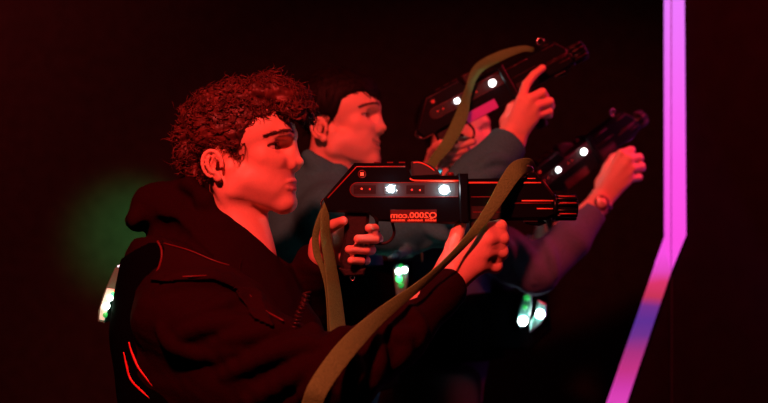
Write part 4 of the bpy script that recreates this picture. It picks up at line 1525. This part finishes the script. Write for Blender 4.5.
# partition with a slanting lower edge
YP = 1.05
def X(u, v): return tuple(W(u, v, YP)[[0, 2]])
sl = lambda v: 685 - .3425 * (v - 235)
vf = 201.5 + 1.45 / (3.05 / FOC)      # row of the floor at this depth
vt = 201.5 - 1.55 / (3.05 / FOC)
m = MB()
m.prism([X(677, vt), X(677, 240), X(sl(vf) - 8, vf), (2.95, 0), (2.95, 3.0)], YP + .012, YP + .10)
o = m.build('wall_partition', M['panelwall']); o['kind'] = 'structure'
# joint line between the boards of the partition
m = MB()
for u in (671.5,):
    pass
up_stops = [(0, (250, 75, 225)), (.35, (250, 85, 235)), (1, (232, 120, 255))]
nar_stops = [(0, (225, 60, 205)), (.4, (215, 65, 215)), (1, (235, 110, 250))]
zA, zB = W(0, 240, YP)[2], W(0, 0, YP)[2]
low_stops = [(0, (225, 70, 190)), (.12, (205, 58, 170)), (.24, (190, 50, 130)), (.34, (165, 48, 125)), (.43, (100, 48, 140)), (.52, (80, 46, 145)), (.61, (105, 46, 140)), (.67, (195, 50, 85)), (.74, (215, 52, 105)), (.81, (225, 70, 190)), (.92, (245, 78, 225))]
M['tape_up'] = strip_mat('magenta_fluorescent_tape', up_stops, zA, zB, 1.0)
M['tape_nar'] = strip_mat('narrow_magenta_fluorescent_tape', nar_stops, zA, zB, 1.0)
M['tape_low'] = strip_mat('mottled_fluorescent_tape', low_stops, W(0, 403, YP)[2], W(0, 235, YP)[2], 1.0)  # coloured reflections on the lower length, painted into the emission
M['groove'] = mat('tape_groove', (.12, .01, .10), .6, emit=(.5, .03, .4), es=.35)
ls = tag(empty('light_strip', tuple(W(675, 240, YP))), 'bright magenta strip edging the dark partition, vertical then slanting down left', 'light strip')
m = MB(); m.prism([X(671.8, vt), X(683.5, vt), X(683.5, 0), X(685.2, 235), X(671.2, 269), X(671.2, 100)], YP - .012, YP + .012, 0, .0015)
m.build('wide_tape', M['tape_up'], ls, False, True)
m = MB(); m.prism([X(664.6, vt), X(669.8, vt), X(669.8, 272), X(665.6, 282), X(655.5, 264), X(665.2, 237)], YP - .010, YP + .012, 0, .0012)
m.build('narrow_tape', M['tape_nar'] if False else M['tape_up'], ls, False, True)
m = MB(); m.prism([X(669.6, vt), X(672, vt), X(671.4, 270), X(669.6, 272)], YP - .006, YP + .012)
m.build('tape_groove', M['groove'], ls, False, True)
m = MB()
m.prism([X(663.5, 242), X(669.8, 271), X(671.2, 268.5), X(sl(vf), vf), X(sl(vf) - 22, vf)], YP - .011, YP + .012, 0, .0012)
m.build('slanted_tape', M['tape_low'], ls, False, True)
# seam line of the partition boards
m = MB(); m.box((X(672, 0)[0], YP + .009, 0), (X(673.2, 0)[0], YP + .0125, X(0, 275)[1]))
o = m.build('trim_1', M['gun_dk']); o['kind'] = 'structure'

# =================================================================== LIGHT
def look(o, t):
    d = Vector(t) - o.location
    o.rotation_euler = d.to_track_quat('-Z', 'Y').to_euler()
def spot(name, loc, tgt, colr, power, size=60, blend=.6, rad=.1):
    l = bpy.data.lights.new(name, 'SPOT'); l.energy = power; l.color = colr; l.spot_size = math.radians(size); l.spot_blend = blend; l.shadow_soft_size = rad
    o = bpy.data.objects.new(name, l); col.objects.link(o); o.location = loc; look(o, tgt); return o
RED = (1, .062, .050)
spot('red_stage_light', (-.55, -1.85, 2.95), (.02, .25, 1.4), RED, 450, 60, .5, .10)
spot('red_wall_wash', (-2.2, .9, 2.9), (-1.9, 2.4, 2.1), (1, .05, .06), 190, 110, 1, .3)
spot('red_partition_wash', (1.9, .55, 2.85), (1.65, 1.06, 2.0), (1, .02, .05), 170, 130, 1, .2)
spot('green_wall_spot', tuple(W(140, 225, 1.85)), tuple(W(134, 236, 2.4)), (.04, 1, .28), 26, 55, 1, .06)  # added unseen lamp, stands in for the vest's green glow on the wall
pt = bpy.data.lights.new('vest_back_glow', 'POINT'); pt.energy = .02; pt.color = (.2, 1, .5); pt.shadow_soft_size = .01
po_ = bpy.data.objects.new('vest_back_glow', pt); col.objects.link(po_); po_.location = W(108, 306, -.08)
ar = bpy.data.lights.new('purple_strip_glow', 'AREA'); ar.shape = 'RECTANGLE'; ar.size = .05; ar.size_y = 1.2; ar.energy = .35; ar.color = (.7, .12, 1)
ao = bpy.data.objects.new('purple_strip_glow', ar); col.objects.link(ao); ao.location = (1.02, .95, 1.6); look(ao, (.45, .75, 1.35))

w = bpy.data.worlds.new('world'); bpy.context.scene.world = w; w.use_nodes = True
w.node_tree.nodes['Background'].inputs[0].default_value = (.5, .12, .2, 1)
w.node_tree.nodes['Background'].inputs[1].default_value = .004

# =================================================================== CAMERA
cd = bpy.data.cameras.new('camera'); cd.lens = 50; cd.sensor_width = 36
cd.dof.use_dof = True; cd.dof.focus_distance = 1.93; cd.dof.aperture_fstop = 2.8
co = bpy.data.objects.new('camera', cd); col.objects.link(co)
co.location = (0, -2, CAMZ); co.rotation_euler = (math.pi / 2, 0, 0)
cd.shift_y = 0
sc = bpy.context.scene
sc.camera = co
sc.view_settings.view_transform = 'Standard'; sc.view_settings.look = 'None'; sc.view_settings.gamma = 1; sc.view_settings.exposure = 0
